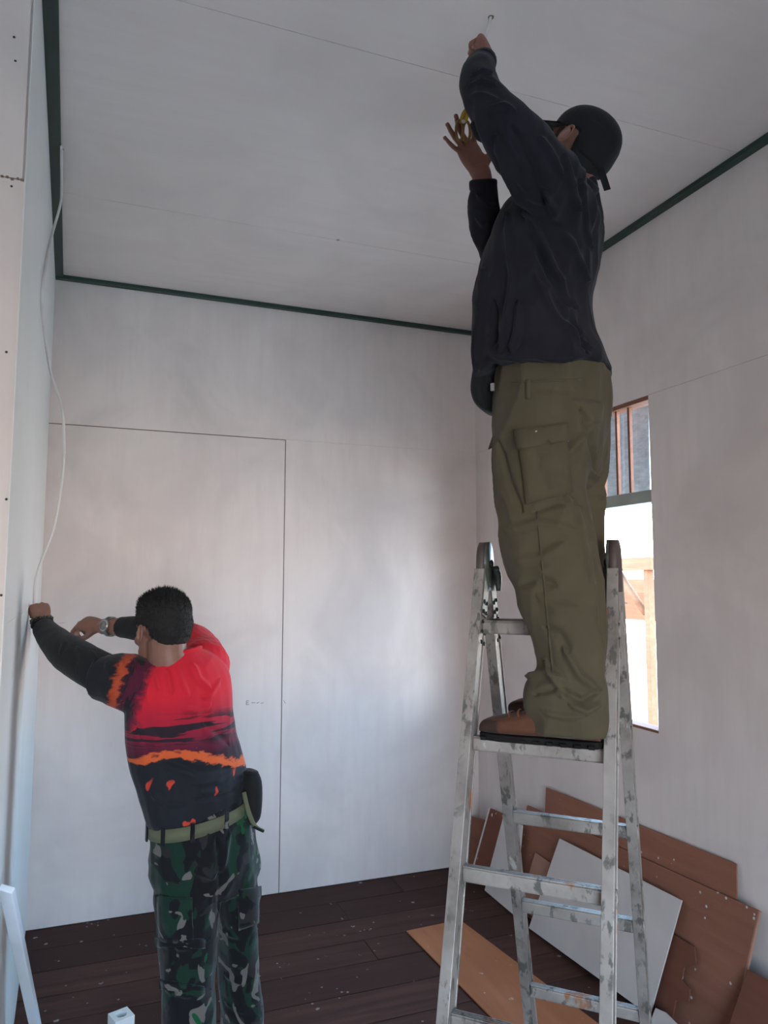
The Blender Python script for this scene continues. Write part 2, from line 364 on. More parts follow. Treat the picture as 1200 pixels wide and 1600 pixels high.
for k in range(nz):
    zm.add([bot[k], bot[k+1], top[k+1], top[k], bot[k]+V((.002, 0, 0)), bot[k+1]+V((.002, 0, 0)), top[k+1]+V((.002, 0, 0)), top[k]+V((.002, 0, 0))], [(0, 1, 2, 3), (7, 6, 5, 4), (0, 3, 7, 4), (1, 5, 6, 2), (0, 4, 5, 1), (3, 2, 6, 7)])
tag(link('zinc_sheet', zm, zs.m), 'grey weathered zinc sheet hanging outside the barred transom', 'metal sheet')
aw = MB().prism([(XR+.05, -1.6, 2.92), (XR+.32, -1.6, 2.845), (XR+.32, 6.5, 2.845), (XR+.05, 6.5, 2.92)], (0, 0, .03))
tag(link('roof_eave', aw, zs.m), 'grey zinc roof eave outside the window', 'roof', kind='structure')
pr = empty('neighbour_porch', (4.0, 4.8, -.6)); tag(pr, 'neighbouring timber porch seen through the window', 'porch')
def outpart(n, a, b, m='beam_out'): link(n, MB().bb(a, b), M[m], pr, bevel=.004)
outpart('beam', (3.95, 4.60, 1.79), (4.05, 7.2, 1.89)); outpart('beam', (4.35, 4.4, 1.60), (4.45, 7.2, 1.72))
outpart('post', (3.97, 4.655, -.6), (4.03, 4.705, 1.79)); outpart('post', (3.95, 6.9, -.6), (4.05, 7.0, 1.79))
link('brace', MB().limb([(4.0, 4.72, 1.45), (4.0, 5.05, 1.79)], [.03, .03], 4, 1), M['beam_out'], pr)
outpart('wall_board', (4.6, 4.4, 1.35), (4.63, 7.2, 1.60), 'beam_out')
outpart('roof', (3.4, 3.6, 1.92), (3.95, 3.65, 1.95)) if False else None
link('overhead_wire', MB().tube([(3.9, 4.82, 1.53), (3.9, 5.0, 1.545), (3.9, 5.4, 1.6)], .004, 6, 3), M['black_metal'], pr)
hn = hx(978, 979, 2.32)
tag(link('window_hook', MB().tube([hx(972, 977, 2.30), hx(984, 979, 2.30)], .004, 6, 2), M['black_metal']), 'small dark hook stay at the open window', 'hook') if False else None

# ================================================================== LADDER
LYAW = -.7889
e1 = V((math.cos(LYAW), math.sin(LYAW), 0)); e2 = V((-math.sin(LYAW), math.cos(LYAW), 0))
LW, SPL, LH, LZ0, LV = .3545, .3150, 1.7485, 1.5753, .29
LC = V((1.0083, 1.8507, 0)) + e1*LW/2
al = NT('paint_spattered_aluminium', .45, .4, .25); o = al.n('ShaderNodeNewGeometry').outputs['Position']
g = al.noise(o, 9, 5, .6); c = al.ramp(g, [(.25, (.19, .165, .145)), (.5, (.32, .285, .26)), (.75, (.42, .385, .35))])
w = al.noise(al.map(o, (1, 1, .5)), 38, 4, .6); r = al.noise(al.map(o, (1, 1, 1), (4, 3, 2)), 7, 3)
c = al.mix(al.math('MULTIPLY', al.step(w, .53, .60, 0, .85), al.step(r, .38, .52, 0, 1)), c, (.10, .095, .085))
r2 = al.noise(al.map(o, (1, 1, .45), (9, 1, 7)), 8, 5, .65); c = al.mix(al.step(r2, .63, .66, 0, .75), c, (.36, .13, .045))
r3 = al.noise(al.map(o, (1, 1, .6), (2, 8, 5)), 11, 5, .6); c = al.mix(al.step(r3, .66, .70, 0, .7), c, (.66, .64, .61))
al.col(c); al.bump(w, .1, .002); M['alu'] = al.m
M['hinge_grey'] = m_plain('dark_greenish_hinge_steel', (.14, .155, .14), .45, .3, 30, .4)
M['hinge_brown'] = m_plain('brown_plastic_cap', (.085, .060, .055), .5, .15, 20)
M['rubber'] = m_plain('black_rubber', (.02, .02, .02), .8)
lad = empty('folding_ladder', LC, LYAW); tag(lad, 'paint-spattered folding aluminium ladder carrying the man in olive trousers', 'ladder')
def Lp(n, mb, m, bev=0, loc=None, me=None, par=None):
    ob = link(n, me if me else mb, M[m], par or lad, local=True, bevel=bev)
    if loc is not None: ob.location = loc
    return ob
for sy in (-1, 1):
    for sx in (-1, 1):
        top = V((sx*LW/2, sy*.020, LH-.02)); bot = V((sx*LW/2, sy*SPL*LH, .022)); d = (bot-top)
        # channel stile: web + two flanges + lips
        mb = MB(); t = d.normalized(); side = V((1, 0, 0)); dep = t.cross(side).normalized(); rot = Matrix((side, dep, t)).transposed()
        mid = (top+bot)/2; L = d.length
        mb.box(mid, (.024, .054, L), rot)
        st = Lp('stile', mb, 'alu', .004)
        for sg in (-1, 1):
            Lp('stile_flange', MB().box(mid+dep*.0255*sg, (.0285, .006, L-.004), rot), 'alu', .0015, par=st)
        Lp('rubber_foot', MB().box(bot-t*.005+V((0, 0, .004)), (.034, .066, .05), rot), 'rubber', .006)
        # hinge arm
        hb = top + t*.055; Lp('hinge_strap', MB().box(hb+side*sx*.0145*-1, (.005, .046, .15), rot), 'hinge_grey', .002)
        for k in range(5):
            for q in (-1, 1):
                Lp('rivet', MB().ell(top+t*(.09+.028*k)+side*(-sx*.0185)+dep*.012*q, ((.003, 0, 0), (0, .006, 0), (0, 0, .006)), 8, 6), 'black_metal')
rung = MB().box((0, 0, 0), (LW-.024, .030, .034))
rme = rung.mesh('rung', bevel=.005)
rib = MB()
for q in (-.009, -.003, .003, .009): rib.box((0, q, .0175), (LW-.026, .0025, .003))
ribme = rib.mesh('rung_ribs')
ov = MB().tube([(0, .011*math.cos(a), .019*math.sin(a)) for a in [2*math.pi*k/16 for k in range(16)]], .0025, 6, closed=True).mesh('rung_end')
first = True
for sy in (-1, 1):
    for i in range(6):
        z = LZ0-i*LV; loc = V((0, sy*SPL*(LH-z), z))
        o = link('rung', rme, M['alu'], lad, local=True); o.location = loc; o.rotation_euler.x = sy*.0
        q = link('rung_ribs', ribme, M['alu'], o, local=True)
        for sx in (-1, 1):
            k = link('rung_end', ov, M['alu'], lad, local=True); k.location = loc+V((sx*(LW/2+.0135), 0, 0))
for sx in (-1, 1):
    # hinge: oval locking plates, brown outer cap, release lever
    h = V((sx*LW/2, 0, LH))
    pl = MB().loft([(h+V((-.018*sx, 0, 0)), V((0, .038, 0)), V((0, 0, .062))), (h+V((-.004*sx, 0, 0)), V((0, .038, 0)), V((0, 0, .062)))], 24, 1)
    hp = Lp('hinge_plate', pl, 'hinge_grey')
    cp = MB().loft([(h+V((.000, 0, -.075)), V((.017, 0, 0)), V((0, .046, 0))), (h+V((.000, 0, -.01)), V((.0165, 0, 0)), V((0, .044, 0))), (h+V((0, 0, .035)), V((.016, 0, 0)), V((0, .036, 0))), (h+V((0, 0, .06)), V((.012, 0, 0)), V((0, .018, 0)))], 20, 3, 3)
    Lp('hinge_cap', cp, 'hinge_brown')
    Lp('hinge_pin', MB().ell(h+V((-.022*sx, 0, 0)), ((.006, 0, 0), (0, .012, 0), (0, 0, .012)), 12, 8), 'black_metal', par=hp)
    lv = MB().limb([h+V((-.024*sx, .030, -.01)), h+V((-.026*sx, .048, -.035)), h+V((-.026*sx, .052, -.075))], [.010, .011, .007], 10, 3)
    Lp('release_lever', lv, 'hinge_grey', par=hp)

# ================================================================== BOARDS
def lean_board(name, poly, xfoot, ztop, th, mat, label, edge=None, cat='board', group=None, xw=XR-.004):
    # leaning plane: foot line X=xfoot on the floor, resting on the right wall at height ztop
    n = V((ztop, 0, xw-xfoot)).normalized()    # plane: (x-xfoot)*ztop - z*(xw-xfoot) = 0
    n = V((ztop, 0, -(xw-xfoot))).normalized()
    P = []
    for q in poly:
        p = hit(*q, n, (xfoot, 0, 0)); P.append(p)
    for p in P:
        if p.z < .004: p.x += (.004-p.z)*(xw-xfoot)/ztop; p.z = .004
    base = V((min(p.x for p in P), sum(p.y for p in P)/len(P), 0))
    o = link(name, MB().prism(P, n*th), M[mat], origin=base, bevel=.0006)
    tag(o, label, cat, group)
    return o, P, n
lean_board('plywood_board', [(853, 1230), (1150, 1350), (1152, 1440), (1090, 1500), (846, 1395)], 2.125, .82, .006, 'ply', 'red-brown plywood sheet leaning flat on the wall, its sharp corner highest in the pile')
WS = lean_board('plywood_board', [(824, 1258), (1185, 1423), (1146, 1600), (1128, 1672), (786, 1412)], 2.085, .80, .008, 'ply', 'widest spattered red-brown plywood sheet with a pale sawn edge')
lean_board('plywood_offcut', [(1020, 1440), (1052, 1460), (1085, 1480), (1087, 1506), (1069, 1511), (1065, 1531), (1078, 1545), (1076, 1565), (1056, 1563), (1048, 1600), (1010, 1590), (960, 1540)], 2.05, .80, .006, 'ply_dark', 'reddish plywood offcut with a jagged stepped edge')
lean_board('plywood_offcut', [(836, 1332), (860, 1349), (840, 1436), (810, 1420)], 2.055, .80, .006, 'ply_pale', 'small pale pinkish plywood offcut peeping out beside the white board')
lean_board('primed_board', [(874, 1310), (1065, 1407), (1015, 1587), (826, 1450)], 2.015, .80, .006, 'board_white', 'big square white primed board tilted on one corner')
lean_board('primed_board', [(787, 1273), (816, 1290), (803, 1430), (757, 1391), (765, 1357)], 2.02, .85, .006, 'board_white', 'narrow white primed board beside the spattered brown strip')
TS = lean_board('timber_strip', [(766, 1263), (788, 1273), (766, 1357), (741, 1354)], 2.03, .85, .012, 'ply_dark', 'white-edged brown timber strip spattered with paint')
lean_board('plywood_offcut', [(737, 1276), (757, 1281), (744, 1358), (731, 1358)], 2.12, 1.0, .006, 'ply', 'plain red-brown plywood piece standing in the room corner')
lean_board('plywood_board', [(1168, 1515), (1255, 1560), (1238, 1720), (1118, 1665)], 2.00, .60, .008, 'ply_dark', 'dark red-brown board propped against the right wall beside the widest sheet')
lean_board('primed_offcut', [(1024, 1575), (1040, 1582), (1064, 1606), (1034, 1640), (1012, 1606)], 1.99, .60, .006, 'board_white', 'small white primed offcut at the foot of the jagged piece')
def edge_strip(o, P, n, i, j, w, th, mat):
    a, b = P[i], P[j]; c_ = sum(P, V((0, 0, 0)))/len(P); t_ = (b-a).normalized(); s_ = n.cross(t_); s_ = s_ if s_.dot(c_-a) < 0 else -s_
    link('sawn_edge', MB().prism([a-n*.0006, b-n*.0006, b+s_*w-n*.0006, a+s_*w-n*.0006], n*(th+.0012)), M[mat], o)
edge_strip(*WS, 1, 2, .006, .008, 'ply_pale'); edge_strip(*TS, 3, 0, .016, .012, 'board_white')
P = [V((1.447, 3.476, .002)), V((1.745, 3.492, .002)), V((1.865, 2.36, .002)), V((1.50, 2.34, .002))]
tag(link('plywood_board', MB().prism(P, (0, 0, .006)), M['ply_orange'], origin=P[0], bevel=.0008), 'bright orange plywood strip lying flat on the floor', 'board')

# ================================================================== SMALL THINGS
# white mounting box with a round hole
c = hz(188, 1632, 0); bx = empty('socket_box', c, .35); tag(bx, 'white plastic socket box with a round hole standing on the floor', 'socket box')
mb = MB(); s = .036; hh = .105; n = 24
ring = [(.020*math.cos(2*math.pi*k/n), .020*math.sin(2*math.pi*k/n)) for k in range(n)]
def sq(k):
    a = 2*math.pi*k/n; m = max(abs(math.cos(a)), abs(math.sin(a))); return (s*math.cos(a)/m, s*math.sin(a)/m)
vs = [V((*sq(k), 0)) for k in range(n)] + [V((*sq(k), hh)) for k in range(n)] + [V((*ring[k], hh)) for k in range(n)] + [V((*ring[k], hh-.03)) for k in range(n)]
fs = [tuple(range(n-1, -1, -1))] + [tuple(3*n+k for k in range(n))]
for l_ in range(3): fs += [(l_*n+k, l_*n+(k+1) % n, (l_+1)*n+(k+1) % n, (l_+1)*n+k) for k in range(n)]
link('box_body', MB().add(vs, fs), M['white_plastic'], bx, local=True)
for q in (-1, 1): link('contact', MB().ell((.009*q, 0, hh-.028), ((.003, 0, 0), (0, .003, 0), (0, 0, .003)), 8, 6), M['black_metal'], bx, local=True)
# leaning trunking
a = pt(10, 1396, 1.80); b = hz(66, 1660, .0)
t = (a-b).normalized(); sd_ = t.cross(_fw).normalized(); dp = sd_.cross(t); rot = Matrix((sd_, dp, t)).transposed()
tk = MB().box((a+b)/2+V((0, 0, .012)), (.036, .016, (a-b).length), rot)
tag(link('cable_trunking', tk, M['pvc'], origin=b, bevel=.003), 'pale bluish-white plastic trunking strip leaning on the left wall', 'trunking')
# cable down the left wall
def wl_pt(px, py, off=.012):
    n = V((1, .036, 0)); p = hit(px, py, n, (XL(3.0)+off, 3.0, 0)); return p
cpts = [hz(96, 233, HC)+V((0, 0, .02)), hz(96, 236, HC-.03), pt(96, 300, 3.05), pt(93, 325, 3.05), pt(80, 372, 3.0), pt(67, 440, 2.95), pt(67, 500, 2.95), pt(79, 580, 2.95), pt(96, 635, 2.95), pt(100, 680, 2.95), pt(98, 740, 2.92), pt(85, 820, 2.88), pt(67, 870, 2.84), pt(56, 905, 2.80), pt(53, 945, 2.78)]
for i_, q in enumerate(cpts[2:]):
    k_ = 1.0
    while True:
        w_ = CAM+(q-CAM)*k_
        if w_.x > XL(w_.y)+.009 and w_.z < HC-.03: break
        k_ -= .01
    cpts[2+i_] = w_
tag(link('electric_cable', MB().tube(cpts, .0052, 10, 4), M['cable'], origin=cpts[-1]), 'off-white electric cable hanging in a wavy line beside the left wall', 'cable')

# ================================================================== PEOPLE
def remesh(mb, voxel, smooth=4, name='tmp', fac=.5):
    me = mb.mesh(name); o = bpy.data.objects.new(name, me); COL.objects.link(o)
    m = o.modifiers.new('r', 'REMESH'); m.mode = 'VOXEL'; m.voxel_size = voxel; m.use_smooth_shade = True
    if smooth: k = o.modifiers.new('s', 'SMOOTH'); k.factor = fac; k.iterations = smooth
    dg = bpy.context.evaluated_depsgraph_get(); dg.update()
    out = bpy.data.meshes.new_from_object(o.evaluated_get(dg)); out.name = name
    bpy.data.objects.remove(o); bpy.data.meshes.remove(me)
    out.polygons.foreach_set('use_smooth', [True]*len(out.polygons)); out.update()
    return out
def cos(me):
    a = np.empty(len(me.vertices)*3, np.float32); me.vertices.foreach_get('co', a); return a.reshape(-1, 3).astype(np.float64)
def nors(me):
    a = np.empty(len(me.vertices)*3, np.float32); me.vertices.foreach_get('normal', a); return a.reshape(-1, 3).astype(np.float64)
def setco(me, a): me.vertices.foreach_set('co', a.astype(np.float32).ravel()); me.update()
def bvh(me): return BVHTree.FromPolygons([v.co.copy() for v in me.vertices], [tuple(p.vertices) for p in me.polygons])
def cast(b, px, py):
    d = ray(px, py).normalized(); h = b.ray_cast(CAM, d); return (h[0], h[1]) if h[0] is not None else (None, None)
def folds(me, fl, jitter=.004, nsc=7.0, gain=1.5, drape=0):
    """cloth folds: each a polyline over the cloth (found by looking along pixels), a width and a height"""
    b = bvh(me); P = cos(me); N = nors(me); D = np.zeros(len(P))
    for poly, w, amp in fl:
        Q = [cast(b, *q)[0] for q in poly]; Q = [np.array(q) for q in Q if q is not None]
        if len(Q) < 2: continue
        best = np.full(len(P), 9.0)
        L = len(Q)-1
        for i in range(L):
            a, c = Q[i], Q[i+1]; d = c-a; t = np.clip(((P-a)@d)/max(d@d, 1e-9), 0, 1); dist = np.linalg.norm(P-(a+t[:, None]*d), axis=1)
            s_ = (i+t)/L; taper = np.clip(np.minimum(s_, 1-s_)*5+.25, 0, 1)
            dd = dist/np.maximum(taper, .2); best = np.minimum(best, dd)
        D += gain*amp*(np.exp(-(best/w)**2) - .35*np.exp(-(best/(2.2*w))**2))
    if jitter:
        nz = np.array([noise.noise(V(p)*nsc)+.5*noise.noise(V(p)*nsc*2.3+V((5, 3, 1))) for p in P]); D += jitter*nz
    if drape:
        D += drape*np.array([1-2*abs(noise.noise(V((p[0]*13, p[1]*13, p[2]*4.5+1.7*noise.noise(V(p)*4))))) for p in P]) - drape*.5
    setco(me, P+N*D[:, None]); return me
def scaled(rings, k): return [(c, V(a)*k, V(b)*k) for c, a, b in rings]
def patch(b, quad, nu=8, nv=8, off=.004, th=.004, bulge=0):
    """cloth patch lying on a garment: quad of pixels laid onto the surface, given thickness"""
    q = [V((x, y, 0)) for x, y in quad]; T = []; okk = True
    for j in range(nv+1):
        for i in range(nu+1):
            u, v = i/nu, j/nv; p = (q[0]*(1-u)+q[1]*u)*(1-v) + (q[3]*(1-u)+q[2]*u)*v
            h, n = cast(b, p.x, p.y)
            if h is None: h, n = (T[-1][0], T[-1][1]) if T else (None, None)
            if h is None: return None
            T.append((h, n, u, v))
    vs = []; n_ = (nu+1)*(nv+1)
    for h, n, u, v in T: vs.append(h - n*.003)
    for h, n, u, v in T: vs.append(h + n*(off+th+bulge*math.sin(math.pi*u)*math.sin(math.pi*v)))
    fs = []; w = nu+1
    for j in range(nv):
        for i in range(nu):
            a = j*w+i; fs.append((a, a+w, a+w+1, a+1)); fs.append((n_+a, n_+a+1, n_+a+w+1, n_+a+w))
    for i in range(nu): fs.append((i, i+1, n_+i+1, n_+i)); a = nv*w+i; fs.append((a+1, a, n_+a, n_+a+1))
    for j in range(nv): a = j*w; fs.append((a+w, a, n_+a, n_+a+w)); a = j*w+nu; fs.append((a, a+w, n_+a+w, n_+a))
    return MB().add(vs, fs, True)
def chain(mb, pts, rad, n=10):
    for i in range(len(pts)-1):
        a, b = V(pts[i]), V(pts[i+1]); t = (b-a).normalized(); x = t.orthogonal().normalized(); y = t.cross(x)
        mb.loft([(a, x*rad[i], y*rad[i]), (b, x*rad[i+1], y*rad[i+1])], n, 1)
    for p, r in zip(pts, rad): mb.sph(p, r, 10)
def hand(mb, W, d, pn, thumb_side, curls, spread=(8, 2, -3, -9), thumb=None, k=1.0, nails=None):
    """W wrist, d towards the fingers, pn palm normal (fingers curl that way), thumb_side +-1; curls: index..little, (mcp, pip, dip) degrees"""
    d = V(d).normalized(); pn = V(pn); pn = (pn - d*pn.dot(d)).normalized(); s = d.cross(pn)*thumb_side
    W = V(W)
    mb.loft([(W-d*.01*k, s*.027*k, pn*.020*k), (W+d*.02*k, s*.033*k, pn*.019*k), (W+d*.055*k, s*.041*k, pn*.017*k), (W+d*.085*k, s*.041*k, pn*.014*k), (W+d*.096*k, s*.036*k, pn*.009*k)], 20, 4, 2.6)
    mb.ell(W+d*.035*k+s*.020*k+pn*.012*k, (s*.018*k, pn*.013*k, d*.030*k)); mb.ell(W+d*.035*k-s*.022*k+pn*.009*k, (s*.014*k, pn*.011*k, d*.03*k))
    base = [(.029, .091), (.010, .096), (-.010, .093), (-.028, .085)]
    lens = [(.043, .026, .021), (.047, .030, .022), (.043, .028, .022), (.034, .021, .019)]; rr = [.0088, .0092, .0088, .0076]
    for f in range(4):
        sa = R(spread[f]); fd = (d*math.cos(sa)+s*math.sin(sa)).normalized(); p = W + s*base[f][0]*k + d*base[f][1]*k
        pts = [p]; ang = 0; ax = fd.cross(pn)
        for j in range(3):
            ang += R(curls[f][j]); dr = fd*math.cos(ang)+pn*math.sin(ang); p = p+dr*lens[f][j]*k; pts.append(p)
        r = rr[f]*k; chain(mb, pts, [r*1.08, r*1.02, r*.93, r*.80])
        if nails is not None: nails.append(MB().ell(pts[3]-dr*.003*k+(dr.cross(ax) if True else pn)*-.0*k - (pn*math.cos(ang)-fd*math.sin(ang))*r*.62, (ax.normalized()*.0052*k, (pn*math.cos(ang)-fd*math.sin(ang))*.0025*k, dr*.0065*k), 8, 6))
    if thumb is None: thumb = ((.75, .55, .35), (.35, .9, .35), (.1, 1, .2))
    p = W + s*.026*k + d*.022*k + pn*.006*k; pts = [p]
    for (a, b_, c_), L in zip(thumb, (.042, .034, .026)):
        v = (s*a+d*b_+pn*c_).normalized(); p = p+v*L*k; pts.append(p)
    chain(mb, pts, [.015*k, .0112*k, .0102*k, .0085*k])
def head(mb, C, f, u, k=1.0):
    f = V(f).normalized(); u = V(u); u = (u-f*u.dot(f)).normalized(); l = u.cross(f)
    P = lambda x, y, z: C+(f*x+l*y+u*z)*k
    E = lambda c, r: mb.ell(P(*c), (f*r[0]*k, l*r[1]*k, u*r[2]*k), 20, 14)
    E((-.012, 0, .036), (.096, .077, .082)); E((-.05, 0, .0), (.05, .060, .06)); E((.036, 0, -.02), (.058, .063, .078)); E((.038, 0, -.070), (.052, .052, .046))
    E((.078, 0, -.098), (.018, .022, .016)); E((.080, 0, .022), (.018, .050, .012)); E((.098, 0, -.008), (.012, .010, .028)); E((.112, 0, -.030), (.013, .0125, .011))
    for q in (-1, 1):
        E((.100, .013*q, -.034), (.010, .008, .008)); E((.066, .044*q, -.026), (.022, .018, .018)); E((.03, .052*q, -.065), (.03, .012, .026))
        e = P(-.006, .079*q, -.010); ud = (u*.95-f*.30).normalized(); fd = (f*.95+u*.30).normalized(); od = (l*q*.8-f*.6).normalized()
        rim = []
        for j in range(13):
            a = R(-70+j*26); rim.append(e + (ud*math.sin(a)*.027*(1.05 if math.sin(a) > 0 else .95) - fd*math.cos(a)*.0145 + od*.011)*k)
        chain(mb, rim, [.0046*k]*13, 8)
        mb.ell(e-od*.001*k, (ud*.024*k, fd*.013*k, od*.0055*k), 14, 8); mb.ell(e-ud*.026*k+od*.006*k, (ud*.008*k, fd*.007*k, od*.005*k), 10, 8); mb.ell(e+fd*.013*k-ud*.004*k+od*.006*k, (ud*.007*k, fd*.004*k, od*.005*k), 8, 6)
    E((.096, 0, -.060), (.009, .024, .0065)); E((.094, 0, -.072), (.009, .020, .0075))
    return P, f, l, u
def face_parts(P, f, l, u, parent, mskin):
    for q in (-1, 1):
        link('eye', MB().ell(P(.088, .031*q, .001), (f*.0085, l*.0135, u*.0065)), M['eye_white'], parent)
        link('iris', MB().ell(P(.0962, .031*q, .001), (f*.0012, l*.0052, u*.0052), 10, 6), M['black_hair'], parent)
        link('eyebrow', MB().limb([P(.098, .014*q, .022), P(.097, .030*q, .027), P(.088, .048*q, .023)], [(.002, .004), (.002, .0045), (.002, .003)], 8, 3), M['black_hair'], parent)
    link('lips', MB().limb([P(.094, -.022, -.066), P(.1045, 0, -.0655), P(.094, .022, -.066)], [.002, .0055, .002], 8, 4), M['lips'], parent)

# ---- shared materials
def m_skin(name, c):
    t = NT(name, .5, .4); n_ = t.noise(t.co(), 22, 5, .6); n2 = t.noise(t.co(), 5, 3)
    cc = t.ramp(n_, [(.3, tuple(q*.86 for q in c)), (.7, tuple(min(1, q*1.08) for q in c))]); cc = t.mix(t.step(n2, .4, .7, 0, .35), cc, (c[0]*1.0, c[1]*.80, c[2]*.76)); t.col(cc)
    t.b.inputs['Subsurface Weight'].default_value = .06; t.b.inputs['Subsurface Radius'].default_value = (.01, .004, .002)
    t.bump(t.noise(t.co(), 160, 2), .12, .001); return t.m
def m_cloth(name, c, var=.15, sc=3, weave=420, rough=.85, worn=None):
    t = NT(name, rough, .2); n_ = t.noise(t.co(), sc, 5, .6); cc = t.ramp(n_, [(.3, tuple(q*(1-var) for q in c)), (.7, tuple(q*(1+var) for q in c))])
    if worn: cc = t.mix(t.step(t.noise(t.co(), 9, 5, .65), .5, .72, 0, .5), cc, worn)
    t.col(cc); t.b.inputs['Sheen Weight'].default_value = .07
    t.bump(t.noise(t.co(), weave, 2), .25, .0012); return t.m
M['skin_a'] = m_skin('brown_skin', (.235, .098, .068)); M['skin_b'] = m_skin('tan_skin', (.23, .115, .084))
M['eye_white'] = m_plain('eye_white', (.7, .68, .64), .2, .02); M['lips'] = m_plain('lips', (.30, .12, .10), .45, .05)
M['black_hair'] = m_plain('black_hair', (.008, .0075, .0075), .85, .3, 60)
M['shirt_a'] = m_cloth('dark_slate_sweatshirt', (.0125, .0115, .0165), .16, 5, 500, .9, (.022, .021, .027))
M['olive'] = m_cloth('olive_trousers', (.082, .067, .040), .12, 4, 420, .8, (.10, .084, .054))
M['cap'] = m_cloth('black_cap', (.013, .012, .013), .2, 8, 380)
M['pouch'] = m_cloth('black_pouch_cloth', (.012, .012, .013), .2, 8, 300)
M['shoe'] = m_cloth('brown_suede', (.115, .047, .027), .25, 14, 300, .8)
M['shoe_dark'] = m_cloth('dark_brown_leather', (.050, .026, .020), .2, 14, 300, .7)
M['sole'] = m_plain('black_rubber_sole', (.014, .013, .013), .9, .2, 20, 0, .15)
M['lace'] = m_plain('orange_lace', (.22, .065, .025), .7, .1)
M['yellow'] = m_plain('yellow_plastic_grip', (.20, .105, .025), .4, .2)
M['yellow_tip'] = m_plain('bright_yellow_grip', (.42, .27, .02), .4, .1)
M['steel'] = m_plain('steel', (.5, .5, .5), .3, .1, 20, .8)
M['black_sleeve'] = m_cloth('black_arm_sleeve', (.013, .014, .016), .15, 6, 500, .8)
M['belt'] = m_cloth('olive_grey_webbing', (.115, .118, .072), .12, 8, 700, .8)
M['bead'] = m_plain('dark_bead', (.04, .045, .03), .35, .4, 60)

# camouflage
cm = NT('camouflage_cloth', .85, .2); o = cm.map(cm.co(), (1, 1, .72), (1.3, .4, 2.1), (.3, .2, .5))
na = cm.noise(o, 9, 2, .4, 1.2); nb = cm.noise(cm.map(o, (1, 1, 1), (7, 3, 1)), 10, 2, .4, 1.4); nc = cm.noise(cm.map(o, (1, 1, 1), (2, 9, 4)), 11, 2, .45, 1.8); nd = cm.noise(cm.map(o, (1, 1, 1), (5, 5, 8)), 8, 2, .4, 1.3)
c = cm.mix(cm.step(na, .525, .535), (.0055, .0052, .0070), (.006, .026, .015)); c = cm.mix(cm.step(nd, .585, .592), c, (.020, .017, .018)); c = cm.mix(cm.step(nb, .60, .606), c, (.005, .005, .006)); c = cm.mix(cm.step(nc, .60, .607), c, (.125, .112, .098))
ne = cm.noise(cm.map(o, (1, 1, 1), (8, 2, 3)), 7, 2, .4, 1.0); c = cm.mix(cm.step(ne, .66, .665), c, (.005, .070, .026))
cm.col(c); cm.b.inputs['Sheen Weight'].default_value = .15; cm.bump(cm.noise(cm.co(), 400, 2), .25, .0012); M['camo'] = cm.m

# volcano print on the red shirt: 'print' = (sideways, height along the back, distance down the sleeve)
sp = NT('red_volcano_print_shirt', .8, .2); at = sp.n('ShaderNodeAttribute'); at.attribute_name = 'print'; x, y, z = sp.sep(at.outputs['Vector'])
pv = at.outputs['Vector']
wob = sp.noise(sp.map(pv, (5, 5, 5)), 1.6, 4, .6); yw = sp.math('ADD', y, sp.math('MULTIPLY', sp.math('SUBTRACT', wob, .5), .06))
fine = sp.noise(sp.map(pv, (14, 30, 14)), 2.0, 4, .6); yf = sp.math('ADD', yw, sp.math('MULTIPLY', sp.math('SUBTRACT', fine, .5), .05))
base = sp.ramp(yw, [(.15, (.012, .013, .018)), (.205, (.035, .009, .022)), (.245, (.16, .012, .035)), (.30, (.36, .013, .036)), (.39, (.60, .016, .034))])
st = sp.noise(sp.map(pv, (2.6, 26, 2.6), (.3, .15, 0)), 1.5, 4, .55, .3)
band = sp.math('MULTIPLY', sp.step(yw, .225, .25), sp.step(yw, .345, .31)); blk = sp.math('MULTIPLY', sp.step(st, .475, .50), band)
base = sp.mix(blk, base, (.024, .014, .022))
# dark slate foot of the shirt with a lava edge
edge = sp.math('ADD', .178, sp.math('ADD', sp.math('MULTIPLY', x, .13), sp.math('MULTIPLY', sp.math('SINE', sp.math('ADD', sp.math('MULTIPLY', x, 15), .3)), .016))); dy = sp.math('SUBTRACT', yf, edge)
base = sp.mix(sp.step(dy, .004, -.004), base, (.013, .0145, .020))
base = sp.mix(sp.math('MULTIPLY', sp.step(dy, -.014, -.009), sp.step(dy, .016, .009)), base, (.60, .105, .030))
lr = sp.noise(sp.map(pv, (20, 8, 20), (2, 5, 0)), 1.9, 1, .3, .4); low = sp.step(y, .15, .13)
base = sp.mix(sp.math('MULTIPLY', sp.step(lr, .66, .68), low), base, (.48, .050, .030))
# sleeves: maroon and black, an orange flame band, then slate
zw = sp.math('ADD', z, sp.math('MULTIPLY', sp.math('SUBTRACT', fine, .5), .07))
ss = sp.noise(sp.map(pv, (12, 6, 20), (1, 2, 3)), 1.7, 3, .6, .5)
slv = sp.ramp(zw, [(.0, (.50, .013, .030)), (.015, (.20, .012, .035)), (.03, (.07, .010, .028)), (.075, (.08, .010, .028)), (.085, (.42, .070, .026)), (.105, (.34, .05, .02)), (.115, (.013, .0145, .020))])
slv = sp.mix(sp.math('MULTIPLY', sp.math('MULTIPLY', sp.step(ss, .53, .56), sp.step(zw, .01, .03)), sp.step(zw, .08, .065)), slv, (.014, .012, .014))
c = sp.mix(sp.step(z, .0005, .001), base, slv); sp.col(c); sp.b.inputs['Sheen Weight'].default_value = .1; sp.bump(sp.noise(sp.co(), 500, 2), .15, .001); M['print'] = sp.m

